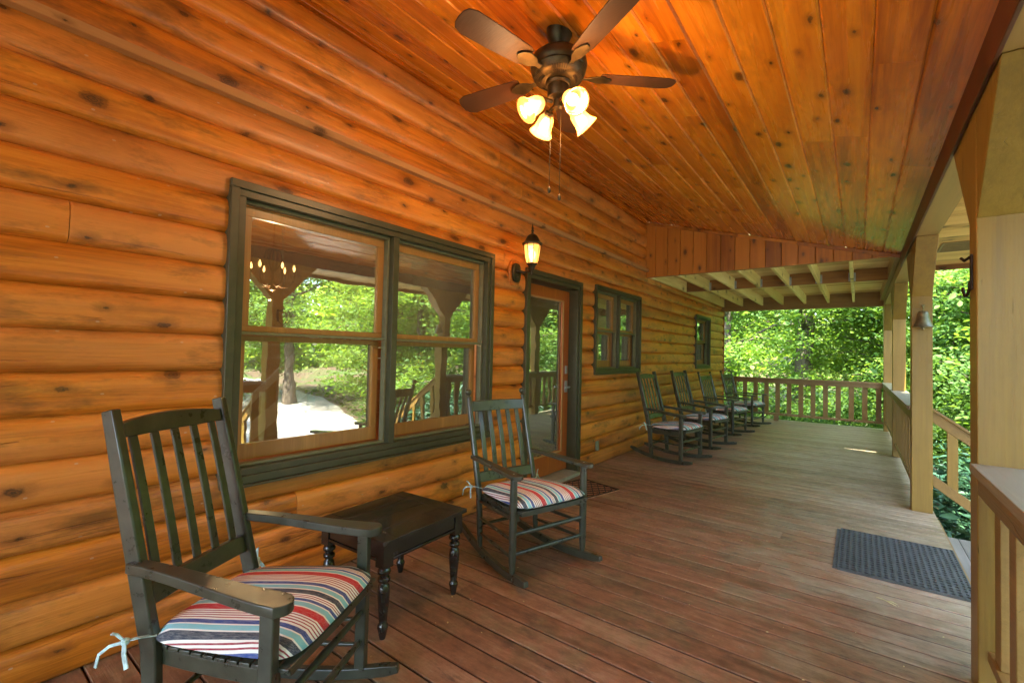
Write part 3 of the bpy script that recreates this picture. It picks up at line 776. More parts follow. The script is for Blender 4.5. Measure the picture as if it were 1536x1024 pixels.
# ------------------------------------------------------------------ rocking chairs
def make_chair(kind, M_=None):
    """origin on the floor below the seat centre, +x = front. kind 'square' (arched crest, flat posts) or 'turned' (finials)"""
    c = empty('rocking_chair'); mt = M['chair']
    tall = 1.135 if kind == 'square' else 1.03
    sx = -.22; lean = .19 if kind == 'square' else .165; HS = .40
    def bx(z):                # x of the back plane at height z
        return sx - lean * max(0, (z - HS)) / (tall - HS) + (.03 * (HS - z) / HS if z < HS else 0)
    FW = .285; BW = .223 if kind == 'square' else .238
    def zr(x):                # rocker top height
        return .052 + (x - .03) ** 2 * .27
    # rockers
    for s in (-1, 1):
        m = MB(); pts = []; hs = []
        for i in range(17):
            t = i / 16; x = -.52 + t * .91; yy = s * (BW + (FW - BW) * (x + .22) / .47)
            pts.append((x, yy, zr(x) - .022)); hs.append(.030 if i in (0, 16) else .044)
        m.sweep(pts, .030, hs); m.build('rocker', mt, c, bevel=.004)
    rp = .019
    for s in (-1, 1):
        # rear post
        m = MB(); fx = .235; y0 = s * FW
        if kind == 'square':
            zs = [zr(-.2) - .01, .2, HS, .7, .95, tall]
            m.sweep([(bx(z), s * (BW + .0 * z), z) for z in zs], [.030] * 6, [.044, .050, .058, .056, .052, .046], up=(1, 0, 0))
            m.build('back_post', mt, c, bevel=.005)
            m = MB(); m.sweep([(fx, y0, z) for z in (zr(fx) - .01, .3, .615)], .034, [.044, .046, .044], up=(1, 0, 0)); m.build('front_leg', mt, c, bevel=.004)
        else:
            zs = [zr(-.2) - .012, .08, .14, HS, .7, .95, tall]
            m.tube([(bx(z), s * BW, z) for z in zs], [.013, .017, .020, .021, .021, .020, .016], 14)
            z = tall; Mt = Matrix.Translation((bx(z), s * BW, z)) @ Matrix.Rotation(-.28, 4, 'Y')
            m.lathe([(.016, -.004), (.019, .002), (.012, .008), (.010, .014), (.018, .022), (.0235, .034), (.0235, .044), (.017, .056), (.004, .062)], 16, Mt)
            m.build('back_post', mt, c, smooth=50)
            m = MB(); m.tube([(fx, y0, z) for z in (zr(fx) - .012, .08, .14, .3, .5, .616)], [.012, .018, .0225, .0235, .023, .021], 14); m.build('front_leg', mt, c, smooth=50)
        # arm
        m = MB(); za = .632; outer = []
        n = 10
        xa = bx(za) - .012; xb = .275
        prof_ = []
        for i in range(n + 1):
            t = i / n; x = xa + (xb - xa) * t
            w = (.022 + .022 * (t ** 1.3) if t < .93 else .042) if kind == 'square' else (.020 + .018 * (t ** 1.2) if t < .93 else .036)
            cy = BW + .012 + (FW + .004 - BW - .012) * t
            prof_.append((x, cy, w, za + .012 * math.sin(t * 3.1) if kind == 'square' else za))
        rnd = [(xb + .022 * math.cos(a_), math.sin(a_)) for a_ in (-1.2, -.8, -.3, .3, .8, 1.2)]
        poly = [(p[0], s * (p[1] - p[2])) for p in prof_] + [(xb + .03 * math.cos(a_), s * (prof_[-1][1] + .036 * math.sin(a_))) for a_ in (-1.0, -.5, 0, .5, 1.0)] + [(p[0], s * (p[1] + p[2])) for p in reversed(prof_)]
        def za_(x):
            t = (x - xa) / (xb - xa); return za + (.018 * math.cos(t * math.pi * .95) if kind == 'square' else .004 * math.cos(t * 3))
        n_ = len(poly); th = .032 if kind == 'square' else .024
        vs = [(p[0], p[1], za_(p[0]) - th / 2) for p in poly] + [(p[0], p[1], za_(p[0]) + th / 2) for p in poly]
        # quads across the arm so the curved faces stay clean
        fs = []; h = n_ // 2
        for i in range(h):
            a_, b_ = i, i + 1; c2, d2 = n_ - 1 - i, n_ - 2 - i
            if b_ == d2: fs.append((a_, b_, c2)); fs.append((n_ + a_, n_ + c2, n_ + b_)); break
            if b_ > d2: break
            fs.append((a_, b_, d2, c2)); fs.append((n_ + a_, n_ + c2, n_ + d2, n_ + b_))
        for i in range(n_): j = (i + 1) % n_; fs.append((i, n_ + i, n_ + j, j))
        m.add(vs, fs); m.build('armrest', mt, c, bevel=.005)
        m = MB(); m.lathe([(.004, 0), (.004, .0135)], 8, Matrix.Translation((fx, s * (FW + .002), za_(fx)))); m.build('screw_cap', M['white'], c)
    # crest + lower back rail
    def cross(z0, z1, w0, bulge, arch, name, th=.022):
        m = MB(); vs = []; n = 12
        for i in range(n + 1):
            t = i / n; y = -w0 + 2 * w0 * t; k = 1 - (2 * t - 1) ** 2
            for zz in (z0 - 0 * k, z1 + arch * k):
                for dx in (-th / 2, th / 2): vs.append((bx(zz) - bulge * k + dx, y, zz))
        fs = []
        for i in range(n):
            a_ = i * 4; b_ = a_ + 4
            fs += [(a_, b_, b_ + 1, a_ + 1), (a_ + 2, a_ + 3, b_ + 3, b_ + 2), (a_, a_ + 2, b_ + 2, b_), (a_ + 1, b_ + 1, b_ + 3, a_ + 3)]
        fs += [(0, 1, 3, 2), (n * 4, n * 4 + 2, n * 4 + 3, n * 4 + 1)]
        m.add(vs, fs); m.build(name, mt, c, bevel=.004)
    bw = BW - (.014 if kind == 'square' else .012)
    ctop = tall - .062 if kind == 'square' else tall - .085
    cross(ctop - (.03 if kind == 'square' else .01), tall - (.045 if kind == 'square' else .025), bw, .010, .018 if kind == 'square' else .004, 'crest_rail')
    zl = .545 if kind == 'square' else .50
    cross(zl - .03, zl + .035, bw, .008, 0, 'lower_back_rail')
    for i in range(5):
        y = (i - 2) * (.082 if kind == 'square' else .080)
        k = 1 - (y / bw) ** 2
        z0, z1 = zl + .036, (ctop - .031 if kind == 'square' else ctop - .011)
        m = MB(); nn = 8
        m.sweep([(bx(z0 + (z1 - z0) * q / nn) - .008 * k + .010 * math.sin(math.pi * q / nn) * (1 if kind == 'turned' else .4), y, z0 + (z1 - z0) * q / nn) for q in range(nn + 1)], .030 if kind == 'square' else .034, .011, up=(1, 0, 0))
        m.build('back_slat', mt, c, bevel=.0025)
    # seat: curved side rails and slats
    def zseat(x): return .405 + .10 * (x - .02) ** 2 + .05 * x
    for s in (-1, 1):
        m = MB(); m.sweep([(x, s * (BW + (FW - BW) * (x + .22) / .47 - .026), zseat(x) - .035) for x in [-.21 + .46 * i / 8 for i in range(9)]], .02, .05); m.build('seat_rail', mt, c, bevel=.003)
    m = MB()
    for i in range(11):
        x = -.19 + i * .0465
        w = BW + (FW - BW) * (x + .22) / .47 - .012
        m.bar((x, -w, zseat(x) - .003), (x, w, zseat(x) - .003), .036, .012, (0, 0, 1))
    m.sweep([(.283, -.262, zseat(.28) - .012), (.29, 0, zseat(.28) - .012), (.283, .262, zseat(.28) - .012)], .016, .03)
    m.build('seat', mt, c, bevel=.002)
    # stretchers
    def str_(a_, b_, r_=.0105): m = MB(); a_ = Vector(a_); b_ = Vector(b_); m.tube([a_, a_ * .5 + b_ * .5, b_], [r_ * .8, r_ * 1.15, r_ * .8], 10); m.build('stretcher', mt, c, smooth=60)
    for z in (.17, .285): str_((.235, -FW, z), (.235, FW, z), .013)
    str_((bx(.2), -BW, .20), (bx(.2), BW, .20)); 
    for s in (-1, 1):
        for z in (.15, .25): str_((bx(z), s * BW, z), (.235, s * FW, z))
        if kind == 'turned': str_((bx(.36), s * BW, .355), (.235, s * FW, .375), .012)
    return c
def make_cushion(name='seat_cushion', tie=True):
    c = empty(name); m = MB(); n = 22
    vs = []; fs = []
    def prof_w(x): return .240 + .036 * (x + .2) / .45
    # superellipse pillow
    for top in (1, -1):
        for i in range(n + 1):
            for j in range(n + 1):
                u = -1 + 2 * i / n; v = -1 + 2 * j / n
                # rounded square mapping
                e = max(abs(u), abs(v), 1e-6); k = e / ((abs(u) ** 6 + abs(v) ** 6) ** (1 / 6) + 1e-9)
                uu = u * k; vv = v * k
                x = .035 + uu * .272; y = vv * (prof_w(x) + .010)
                hgt = (1 - min(1, e) ** 5) ** .5
                z = .438 + top * hgt * (.040 + .010 * (1 - u * u) * (1 - v * v) if top > 0 else .026) + .10 * (x - .02) ** 2 + .05 * x - (.05 * max(0, x - .2) ** 1 * 2.5)
                if top > 0: z += .004 * math.sin(11 * x + 3 * y) * hgt + .003 * math.sin(23 * y) * hgt
                vs.append((x, y, z))
    N1 = (n + 1) ** 2
    for i in range(n):
        for j in range(n):
            a_ = i * (n + 1) + j
            fs.append((a_, a_ + n + 1, a_ + n + 2, a_ + 1)); fs.append((N1 + a_, N1 + a_ + 1, N1 + a_ + n + 2, N1 + a_ + n + 1))
    m.add(vs, fs); 
    o = m.build('pad', M['cushion'], c, fix=False)
    bm = bmesh.new(); bm.from_mesh(o.data); bmesh.ops.remove_doubles(bm, verts=bm.verts, dist=.0015); bmesh.ops.recalc_face_normals(bm, faces=bm.faces); bm.to_mesh(o.data); bm.free(); o.data.shade_smooth()
    if tie:
        for s in (-1, 1):
            m = MB(); y = s * .25; x = -.235
            m.sweep([(-.20, s * .225, .44), (-.225, s * .262, .45), (-.245, s * .28, .45)], .012, .003)
            m.lathe([(.002, -.012), (.011, -.006), (.011, .006), (.002, .012)], 8, Matrix.Translation((-.248, s * .283, .448)))
            m.sweep([(-.25, s * .284, .45), (-.262, s * .30, .478), (-.268, s * .31, .485)], .012, .003, up=(0, 1, 0))
            m.sweep([(-.25, s * .284, .448), (-.235, s * .298, .42), (-.215, s * .306, .385)], .016, .003, up=(0, 1, 0))
            m.sweep([(-.25, s * .284, .448), (-.285, s * .30, .44), (-.315, s * .305, .415), (-.325, s * .306, .375)], .009, .003, up=(0, 1, 0))
            m.build('tie', M['tie'], c)
    return c
csq = make_chair('square'); ctu = make_chair('turned'); cu = make_cushion()
chairs = [
    ('square', (-1.69, .797, 0), 28, 'black rocking chair closest to the camera, arched crest and square posts'),
    ('turned', (-1.755, 2.52, 0), -17, 'black rocking chair with ball finials between the side table and the door'),
    ('square', (-1.95, 6.15, 0), -8, 'first rocking chair of the far row, nearest the double window'),
    ('square', (-1.90, 7.40, 0), -9, 'second rocking chair of the far row'),
    ('turned', (-1.90, 8.90, 0), -10, 'third rocking chair of the far row, with ball finials'),
    ('turned', (-1.83, 10.3, 0), -11, 'last rocking chair of the far row, against the end railing')]
used = {'square': False, 'turned': False}; uc = False
for i, (kd, loc, rz, lab) in enumerate(chairs):
    p = csq if kd == 'square' else ctu
    o = p if not used[kd] else copy_tree(p); used[kd] = True
    o.location = loc; o.rotation_euler = (0, 0, R(rz)); tag(o, lab, 'rocking chair', 'black rocking chairs on the porch')
    q = cu if not uc else copy_tree(cu); uc = True
    q.location = loc; q.rotation_euler = (0, 0, R(rz))
    clab = ['striped red, navy and aqua cushion on the closest rocking chair', 'striped cushion on the finialled chair beside the side table',
            'striped cushion on the first chair of the far row', 'striped cushion on the second chair of the far row',
            'striped cushion on the third chair of the far row', 'striped cushion on the last chair by the end railing'][i]
    tag(q, clab, 'cushion', 'striped seat cushions on the rocking chairs')

# ------------------------------------------------------------------ side table
t = empty('side_table', (-2.005, 1.628, 0), R(3)); tag(t, 'small black side table with turned legs between two rocking chairs', 'side table')
m = MB(); W, D, H_ = .262, .297, .47
def tb_(x0, x1, y0, y1): m.box(x0 + .0008, x1 - .0008, y0 + .0008, y1 - .0008, H_ - .022, H_, random.random())
tb_(-W, W, -D, -D + .085); tb_(-W, W, D - .085, D)
for i in range(4): tb_(-W + i * W / 2, -W + (i + 1) * W / 2, -D + .085, D - .085)
m.build('tabletop', M['tableb'], t, bevel=.0025)
for sx in (-1, 1):
    for sy in (-1, 1):
        m = MB(); cx, cy = sx * (W - .048), sy * (D - .048)
        m.box(cx - .029, cx + .029, cy - .029, cy + .029, .335, .4475)
        m.lathe([(.013, .0), (.016, .012), (.023, .045), (.026, .055), (.024, .066), (.018, .075), (.021, .11), (.027, .18), (.029, .22), (.026, .248), (.019, .256), (.018, .260), (.028, .268),
                 (.030, .277), (.028, .286), (.018, .293), (.019, .297), (.030, .305), (.032, .315), (.028, .326), (.022, .334)], 24, Matrix.Translation((cx, cy, 0)))
        m.build('leg', M['tableb'], t, smooth=45)
for sx in (-1, 1):
    m = MB(); x = sx * (W - .035); m.box(x - .010, x + .010, -D + .078, D - .078, .375, .4475); m.box(x - .012 + sx * .004, x + .012 + sx * .004, -D + .078, D - .078, .360, .3745); m.build('apron', M['tableb'], t, bevel=.003)
for sy in (-1, 1):
    m = MB(); y = sy * (D - .035); m.box(-W + .078, W - .078, y - .010, y + .010, .375, .4475); m.box(-W + .078, W - .078, y - .012 + sy * .004, y + .012 + sy * .004, .360, .3745); m.build('apron', M['tableb'], t, bevel=.003)

# ------------------------------------------------------------------ ceiling fan
FX, FY = -1.235, 1.975; ZC = ceil_z(FX)
fan = empty('ceiling_fan', (FX, FY, ZC)); tag(fan, 'aged bronze ceiling fan with four lit bell shades hanging from the boards', 'ceiling fan')
m = MB(); m.lathe([(.066, .03), (.066, -.02), (.060, -.035), (.045, -.075), (.034, -.085), (.0, -.086)], 32); m.build('canopy', M['bronze'], fan, smooth=40)
m = MB(); m.tube([(0, 0, -.08), (0, 0, -.13)], .013, 14); m.build('downrod', M['bronze'], fan, smooth=40)
m = MB(); m.lathe([(.02, -.115), (.07, -.118), (.115, -.128), (.140, -.150), (.146, -.180), (.142, -.200), (.136, -.206), (.139, -.214), (.128, -.240), (.105, -.258), (.060, -.268), (.0, -.268)], 48); m.build('motor_housing', M['bronze'], fan, smooth=35)
for g_ in range(5):
    m = MB()
    for q in range(-3, 4):
        a_ = g_ * 2 * math.pi / 5 + .3 + q * .10
        m.bar((.088 * math.cos(a_), .088 * math.sin(a_), -.266), (.126 * math.cos(a_), .126 * math.sin(a_), -.2415), .0055, .004, (0, 0, 1))
    m.build('vent_slot', M['dark'], fan)
m = MB(); m.lathe([(.062, -.262), (.066, -.275), (.060, -.285), (.055, -.287), (.055, -.335), (.050, -.345), (.030, -.352), (.022, -.36), (.022, -.395), (.012, -.405), (.0, -.406)], 32); m.build('switch_housing', M['bronze'], fan, smooth=35)
a0 = R(-30)
for kx in range(5):
    a_ = a0 + kx * 2 * math.pi / 5; Mx = Matrix.Rotation(a_, 4, 'Z')
    m = MB(); th = R(12)
    Bl = Mx @ Matrix.Translation((0, 0, -.232)) @ Matrix.Rotation(th, 4, 'X')
    poly = [(.215, -.050), (.24, -.058), (.42, -.066), (.56, -.068), (.60, -.055), (.615, -.03), (.618, 0), (.615, .03), (.60, .055), (.56, .068), (.42, .066), (.24, .058), (.215, .050)]
    m.prism(poly, .006, Bl); m.build('blade', M['bladem'], fan, bevel=.002)
    m = MB(); ir = [(.10, -.018), (.15, -.012), (.19, -.034), (.23, -.040), (.265, -.022), (.28, 0), (.265, .022), (.23, .040), (.19, .034), (.15, .012), (.10, .018)]
    m.prism(ir, .006, Mx @ Matrix.Translation((0, 0, -.240)) @ Matrix.Rotation(th * .8, 4, 'X')); m.build('blade_iron', M['bronze'], fan, bevel=.002)
camdir = math.atan2(-FY, -FX)
for kx in range(4):
    a_ = R(30) + camdir + kx * math.pi / 2
    c_, s_ = math.cos(a_), math.sin(a_)
    ax = Vector((c_ * math.sin(R(52)), s_ * math.sin(R(52)), -math.cos(R(52))))
    p0 = Vector((c_ * .035, s_ * .035, -.372)); p1 = Vector((c_ * .075, s_ * .075, -.372))
    m = MB(); m.tube([p0, p1, p1 + ax * .02], .010, 10)
    q = p1 + ax * .012; rot = Vector((0, 0, 1)).rotation_difference(ax).to_matrix().to_4x4(); Mt = Matrix.Translation(q) @ rot
    m.lathe([(.012, -.004), (.022, .0), (.026, .018), (.024, .024)], 16, Mt); arm = m.build('light_arm', M['bronze'], fan, smooth=45)
    m = MB(); prof2 = [(.026, .012), (.030, .022), (.038, .035), (.042, .055), (.044, .080), (.050, .100), (.064, .122), (.0615, .122), (.048, .100), (.042, .080), (.040, .055), (.036, .036), (.028, .024)]
    vs = []; nn = 48
    for r_, z in prof2:
        for k_ in range(nn):
            t_ = 2 * math.pi * k_ / nn; rr = r_ * (1 + .018 * math.cos(24 * t_)); vs.append(Mt @ Vector((rr * math.cos(t_), rr * math.sin(t_), z)))
    fs = [(i * nn + k_, i * nn + (k_ + 1) % nn, (i + 1) * nn + (k_ + 1) % nn, (i + 1) * nn + k_) for i in range(len(prof2) - 1) for k_ in range(nn)]
    m.add(vs, fs); m.build('lamp_shade', M['shade'], fan, smooth=180)
    m = MB(); m.lathe([(.010, .020), (.014, .035), (.024, .055), (.028, .075), (.024, .093), (.010, .103), (.001, .105)], 18, Mt); m.build('bulb', M['bulb'], fan, smooth=180)
    L = bpy.data.lights.new('fan_bulb_light', 'POINT'); L.energy = .95; L.color = (1, .62, .30); L.shadow_soft_size = .03
    lo = bpy.data.objects.new('fan_bulb_light', L); col.objects.link(lo); lo.location = Vector((FX, FY, ZC)) + q + ax * .135
for dx, dy, zb in ((-.03, -.02, -.825), (.012, .012, -.862)):
    m = MB(); m.tube([(dx, dy, -.39), (dx, dy, zb + .02)], .0016, 6); m.lathe([(.002, zb + .02), (.007, zb + .012), (.009, zb), (.005, zb - .012), (.001, zb - .014)], 10, Matrix.Translation((dx, dy, 0))); m.build('pull_chain', M['bronze'], fan)

# ------------------------------------------------------------------ wall lantern
ln = empty('wall_lantern', (-2.56, 3.34, 2.03)); tag(ln, 'lit bronze wall lantern mounted on the logs beside the door', 'wall lantern')
ln.location = (-2.552, 3.385, 2.095); ln.scale = (1.14, 1.14, 1.14)
def ovl(w, h, n=20): return [(w * abs(math.cos(2 * math.pi * i / n)) ** .7 * (1 if math.cos(2 * math.pi * i / n) > 0 else -1), h * abs(math.sin(2 * math.pi * i / n)) ** .7 * (1 if math.sin(2 * math.pi * i / n) > 0 else -1)) for i in range(n)]
MX = Matrix(((0, 0, 1, 0), (1, 0, 0, 0), (0, 1, 0, 0), (0, 0, 0, 1)))
m = MB(); m.prism(ovl(.075, .105), .026, Matrix.Translation((-.02, 0, 0)) @ MX); m.build('mounting_block', M['log'], ln, bevel=.004)
m = MB(); m.prism(ovl(.052, .078), .022, Matrix.Translation((.0065, 0, 0)) @ MX); m.lathe([(.010, 0), (.010, .012), (.0, .014)], 12, Matrix.Translation((.028, 0, -.04)) @ Matrix.Rotation(R(90), 4, 'Y')); m.build('back_plate', M['bronze'], ln, bevel=.005)
LX, LZ = .17, .035
m = MB(); m.tube([(.028, 0, .015), (.06, 0, .005), (.10, 0, -.005), (.14, 0, .0), (LX, 0, .005)], [.018, .012, .010, .009, .010], 12)
m.lathe([(.004, -.035), (.010, -.028), (.008, -.018), (.012, -.010), (.010, .0), (.018, .008), (.030, .045), (.042, .055), (.044, .062)], 24, Matrix.Translation((LX, 0, 0))); m.build('arm', M['bronze'], ln, smooth=45)
m = MB(); gp = [(.042, .062), (.052, .10), (.060, .15), (.064, .19), (.064, .21)]
m.lathe([(r_, z) for r_, z in gp] + [(.062, .21), (.062, .19), (.058, .15), (.050, .10), (.040, .064)], 8, Matrix.Translation((LX, 0, 0))); m.build('glass_globe', M['shade'], ln)
m = MB()
for k_ in range(8):
    t_ = 2 * math.pi * k_ / 8; m.tube([(LX + (r_ + .002) * math.cos(t_), (r_ + .002) * math.sin(t_), z) for r_, z in gp], .0028, 6)
m.build('cage', M['bronze'], ln)
m = MB(); m.lathe([(.066, .205), (.080, .212), (.082, .220), (.068, .228), (.056, .245), (.050, .262), (.040, .28), (.022, .293), (.010, .298), (.008, .312), (.013, .320), (.008, .330), (.009, .34), (.003, .375), (.001, .38)], 24, Matrix.Translation((LX, 0, 0))); m.build('cap', M['bronze'], ln, smooth=40)
m = MB(); m.lathe([(.010, .075), (.014, .09), (.026, .115), (.029, .135), (.024, .155), (.010, .166), (.001, .168)], 18, Matrix.Translation((LX, 0, 0))); m.build('bulb', M['bulb'], ln, smooth=180)
L = bpy.data.lights.new('lantern_light', 'POINT'); L.energy = 1.2; L.color = (1, .62, .30); L.shadow_soft_size = .03
lo = bpy.data.objects.new('lantern_light', L); col.objects.link(lo); lo.location = Vector(ln.location) + Vector((LX, 0, .125)) * 1.14
for nm in ('bulb',): pass

# outlet cover, bell, hook, mats, twig
m = MB(); m.box(0, .018, -.036, .036, -.058, .058); m.box(.018, .024, -.026, -.003, -.045, .045); m.box(.018, .024, .003, .026, -.045, .045)
o = m.build('outlet_cover', M['outletm'], None, bevel=.003, loc=(-2.560, 5.14, .24)); tag(o, 'small grey green outlet cover low on the logs beyond the door', 'outlet')
bl = empty('porch_bell', (.462, 5.50, 1.665)); bl.scale = (1.12, 1.12, 1.12); tag(bl, 'brass bell with flared rim hanging on a tan post', 'bell')
m = MB(); m.lathe([(.064, 0), (.066, .003), (.060, .012), (.050, .035), (.042, .065), (.037, .095), (.034, .115), (.026, .126), (.010, .130), (.0, .131)], 28); m.build('bell_body', M['bell'], bl, smooth=50)
m = MB(); m.tube([(0, .0, .13), (0, 0, .165), (.008, .008, .178), (.0, .02, .185), (-.008, .008, .178), (0, 0, .165)], .004, 8); m.tube([(0, .0, .172), (0, .07, .172)], .005, 8); m.tube([(-.058, .064, .155), (.02, .064, .155)], .0025, 6); m.tube([(0, 0, .1), (0, 0, -.004)], .003, 6); m.build('hanger', M['bell'], bl)
m = MB(); m.lathe([(.001, -.02), (.012, -.014), (.014, -.004), (.006, .006), (.001, .008)], 12); m.build('clapper', M['bell'], bl, smooth=60)
hk = MB(); hk.box(-.006, 0, -.016, .016, .0, .15); hk.tube([(-.005, .005, .04), (-.008, .012, .0), (-.012, .035, -.022), (-.014, .062, -.022), (-.016, .085, .0), (-.016, .095, .02)], .006, 8)
hk.tube([(-.006, .005, .14), (-.02, .03, .13), (-.028, .05, .145)], .006, 8)
o = hk.build('coat_hook', M['iron'], None, smooth=40, loc=(.3865, 2.735, 1.665)); tag(o, 'rusty iron hook screwed to the side of the nearest post', 'hook')

def rubber_mat():
    r = empty('rubber_mat', (.345, 4.11, .001)); tag(r, 'black rubber mat with rows of holes at the top of the steps', 'rubber mat')
    # each of three tiles is a lattice with real oval holes
    def tile(x0, x1, y0, y1, nx, ny):
        m = MB(); h = .014; seg = 8
        px, py = (x1 - x0) / nx, (y1 - y0) / ny
        for i in range(nx):
            for j in range(ny):
                cx, cy = x0 + (i + .5) * px, y0 + (j + .5) * py
                ow, oh = px * .38, py * .38
                vs = []; fs = []
                for k_ in range(seg):
                    t_ = 2 * math.pi * (k_ + .5) / seg; c_, s_ = math.cos(t_), math.sin(t_)
                    mxx = max(abs(c_), abs(s_)); ox, oy = c_ / mxx, s_ / mxx
                    # square ring corners
                    vs += [(cx + ox * px / 2, cy + oy * py / 2, h), (cx + c_ * ow, cy + s_ * oh, h), (cx + c_ * ow, cy + s_ * oh, 0)]
                for k_ in range(seg):
                    a_ = k_ * 3; b_ = ((k_ + 1) % seg) * 3
                    fs += [(a_, b_, b_ + 1, a_ + 1), (a_ + 1, b_ + 1, b_ + 2, a_ + 2)]
                    # fill corner triangle
                for (sx_, sy_) in ((1, 1), (-1, 1), (-1, -1), (1, -1)):
                    n0 = len(vs); vs.append((cx + sx_ * px / 2, cy + sy_ * py / 2, h))
                    c1 = [k_ * 3 for k_ in range(seg) if (vs[k_ * 3][0] - cx) * sx_ > 0 and (vs[k_ * 3][1] - cy) * sy_ > 0]
                    if len(c1) == 2: fs.append((c1[0], c1[1], n0))
                m.add(vs, fs)
        m.box(x0, x1, y0 - .004, y0, 0, h); m.box(x0, x1, y1, y1 + .004, 0, h); m.box(x0 - .002, x0, y0, y1, 0, h); m.box(x1, x1 + .002, y0, y1, 0, h)
        return m.build('tile', M['rubber'], r)
    m = MB(); m.box(-.4535, .195, -.43, .44, .0, .003); m.build('hole_shade', M['dark'], r)  # dark sheet added under the tiles as the shade inside the holes
    for i in range(2): tile(-.452 + i * .300, -.157 + i * .300, -.43, .44, 9, 21)
    tile(.148, .195, -.43, .44, 2, 21)
    m = MB()
    for j in range(28): m.box(-.478, -.456, -.43 + j * .031, -.412 + j * .031, .002, .009)
    m.box(-.4555, -.4545, -.43, .44, 0, .014); m.build('edge_fringe', M['rubber'], r)
rubber_mat()
dm = empty('door_mat', (-2.22, 4.10, .001), R(-14)); tag(dm, 'tan door mat with dark iron lattice in front of the glass door', 'door mat')
m = MB(); m.box(-.24, .24, -.32, .32, .0, .006); m.build('mat_base', M['rust_mat'], dm)
m = MB(); rect_frame2 = [(-.24, .24, -.32, -.308), (-.24, .24, .308, .32), (-.24, -.228, -.308, .308), (.228, .24, -.308, .308)]
for a_, b_, c_, d_ in rect_frame2: m.box(a_, b_, c_, d_, .007, .014)
for s_ in (-1, 1):
    for i in range(-9, 10):
        y0 = i * .09; # diagonal y = y0 + s*1.0*x clipped
        x0, x1 = -.228, .228
        pts = []
        lo_, hi_ = -.308, .308
        xa, xb = x0, x1
        if s_ > 0: xa = max(xa, lo_ - y0); xb = min(xb, hi_ - y0)
        else: xa = max(xa, y0 - hi_); xb = min(xb, y0 - lo_)
        if xb - xa > .02: m.bar((xa, y0 + s_ * xa, .010 + .0015 * s_), (xb, y0 + s_ * xb, .010 + .0015 * s_), .009, .006)
m.build('lattice', M['iron'], dm)
def twig(loc, rz, s=1, lab=''):
    m = MB(); m.sweep([(-.05 * s, 0, .003), (-.02 * s, .004, .005), (.01 * s, 0, .004)], [.003, .003, .004], .002)
    m.sweep([(.0, .0, .006), (.018 * s, .008, .010), (.045 * s, .012, .004)], [.004, .014, .002], .0015); m.sweep([(.0, .0, .005), (.02 * s, -.006, .006), (.05 * s, -.012, .004)], [.003, .010, .002], .0015)
    o = m.build('dry_leaf', M['leafdry'], None, loc=loc); o.rotation_euler = (0, 0, rz); tag(o, lab, 'leaf')
twig((.13, 3.37, .001), -.45, 1, 'curled dry yellow leaf on the deck boards below the rubber mat')

m = MB()
for i in range(130):
    x, y = random.uniform(-2.4, .5), random.uniform(.8, 9) if i % 3 else random.uniform(1, 4); a_ = random.uniform(0, 3.1); q = random.uniform(.003, .009); c_, s_ = math.cos(a_) * q, math.sin(a_) * q
    m.add([(x - c_, y - s_, .0015), (x + s_ * .5, y - c_ * .5, .003), (x + c_, y + s_, .002), (x - s_ * .5, y + c_ * .5, .0035)], [(0, 1, 2, 3)])
o = m.build('debris', M['leafdry'], None); tag(o, 'pale specks of dry leaf litter scattered on the deck boards', 'debris', kind='stuff')

# ------------------------------------------------------------------ ground, drive
def terr(x, y):
    r_ = math.hypot(x, y - 4)
    return -.95 + .03 * math.sin(x * .5) + .04 * math.sin(y * .37 + 1) + max(0, r_ - 22) * .07 + max(0, y - 13) * .02
m = MB(); N_ = 70; S = 220
vs = []; 
for i in range(N_ + 1):
    for j in range(N_ + 1):
        u = (i / N_ * 2 - 1); v = (j / N_ * 2 - 1); x = S * u * abs(u) ** .8; y = S * v * abs(v) ** .8 + 4
        vs.append((x, y, terr(x, y)))
fs = [(i * (N_ + 1) + j, (i + 1) * (N_ + 1) + j, (i + 1) * (N_ + 1) + j + 1, i * (N_ + 1) + j + 1) for i in range(N_) for j in range(N_)]
m.add(vs, fs); g = m.build('ground', M['ground'], None, smooth=180); tag(g, kind='structure')
m = MB(); vs = []; fs = []; n = 40
for i in range(n + 1):
    t = i / n; x = 3.0 + t * 22; yc = 3.0 + 3.2 * math.sin(t * 2.4) + t * 6; w = 2.3 + (1 - t) ** 2 * 1.3
    for s in range(7):
        y = yc + w * (s / 3 - 1); vs.append((x, y, terr(x, y) + .03))
for i in range(n):
    for s in range(6): fs.append((i * 7 + s, (i + 1) * 7 + s, (i + 1) * 7 + s + 1, i * 7 + s + 1))
m.add(vs, fs); g = m.build('driveway', M['gravel'], None, smooth=180); tag(g, kind='structure')

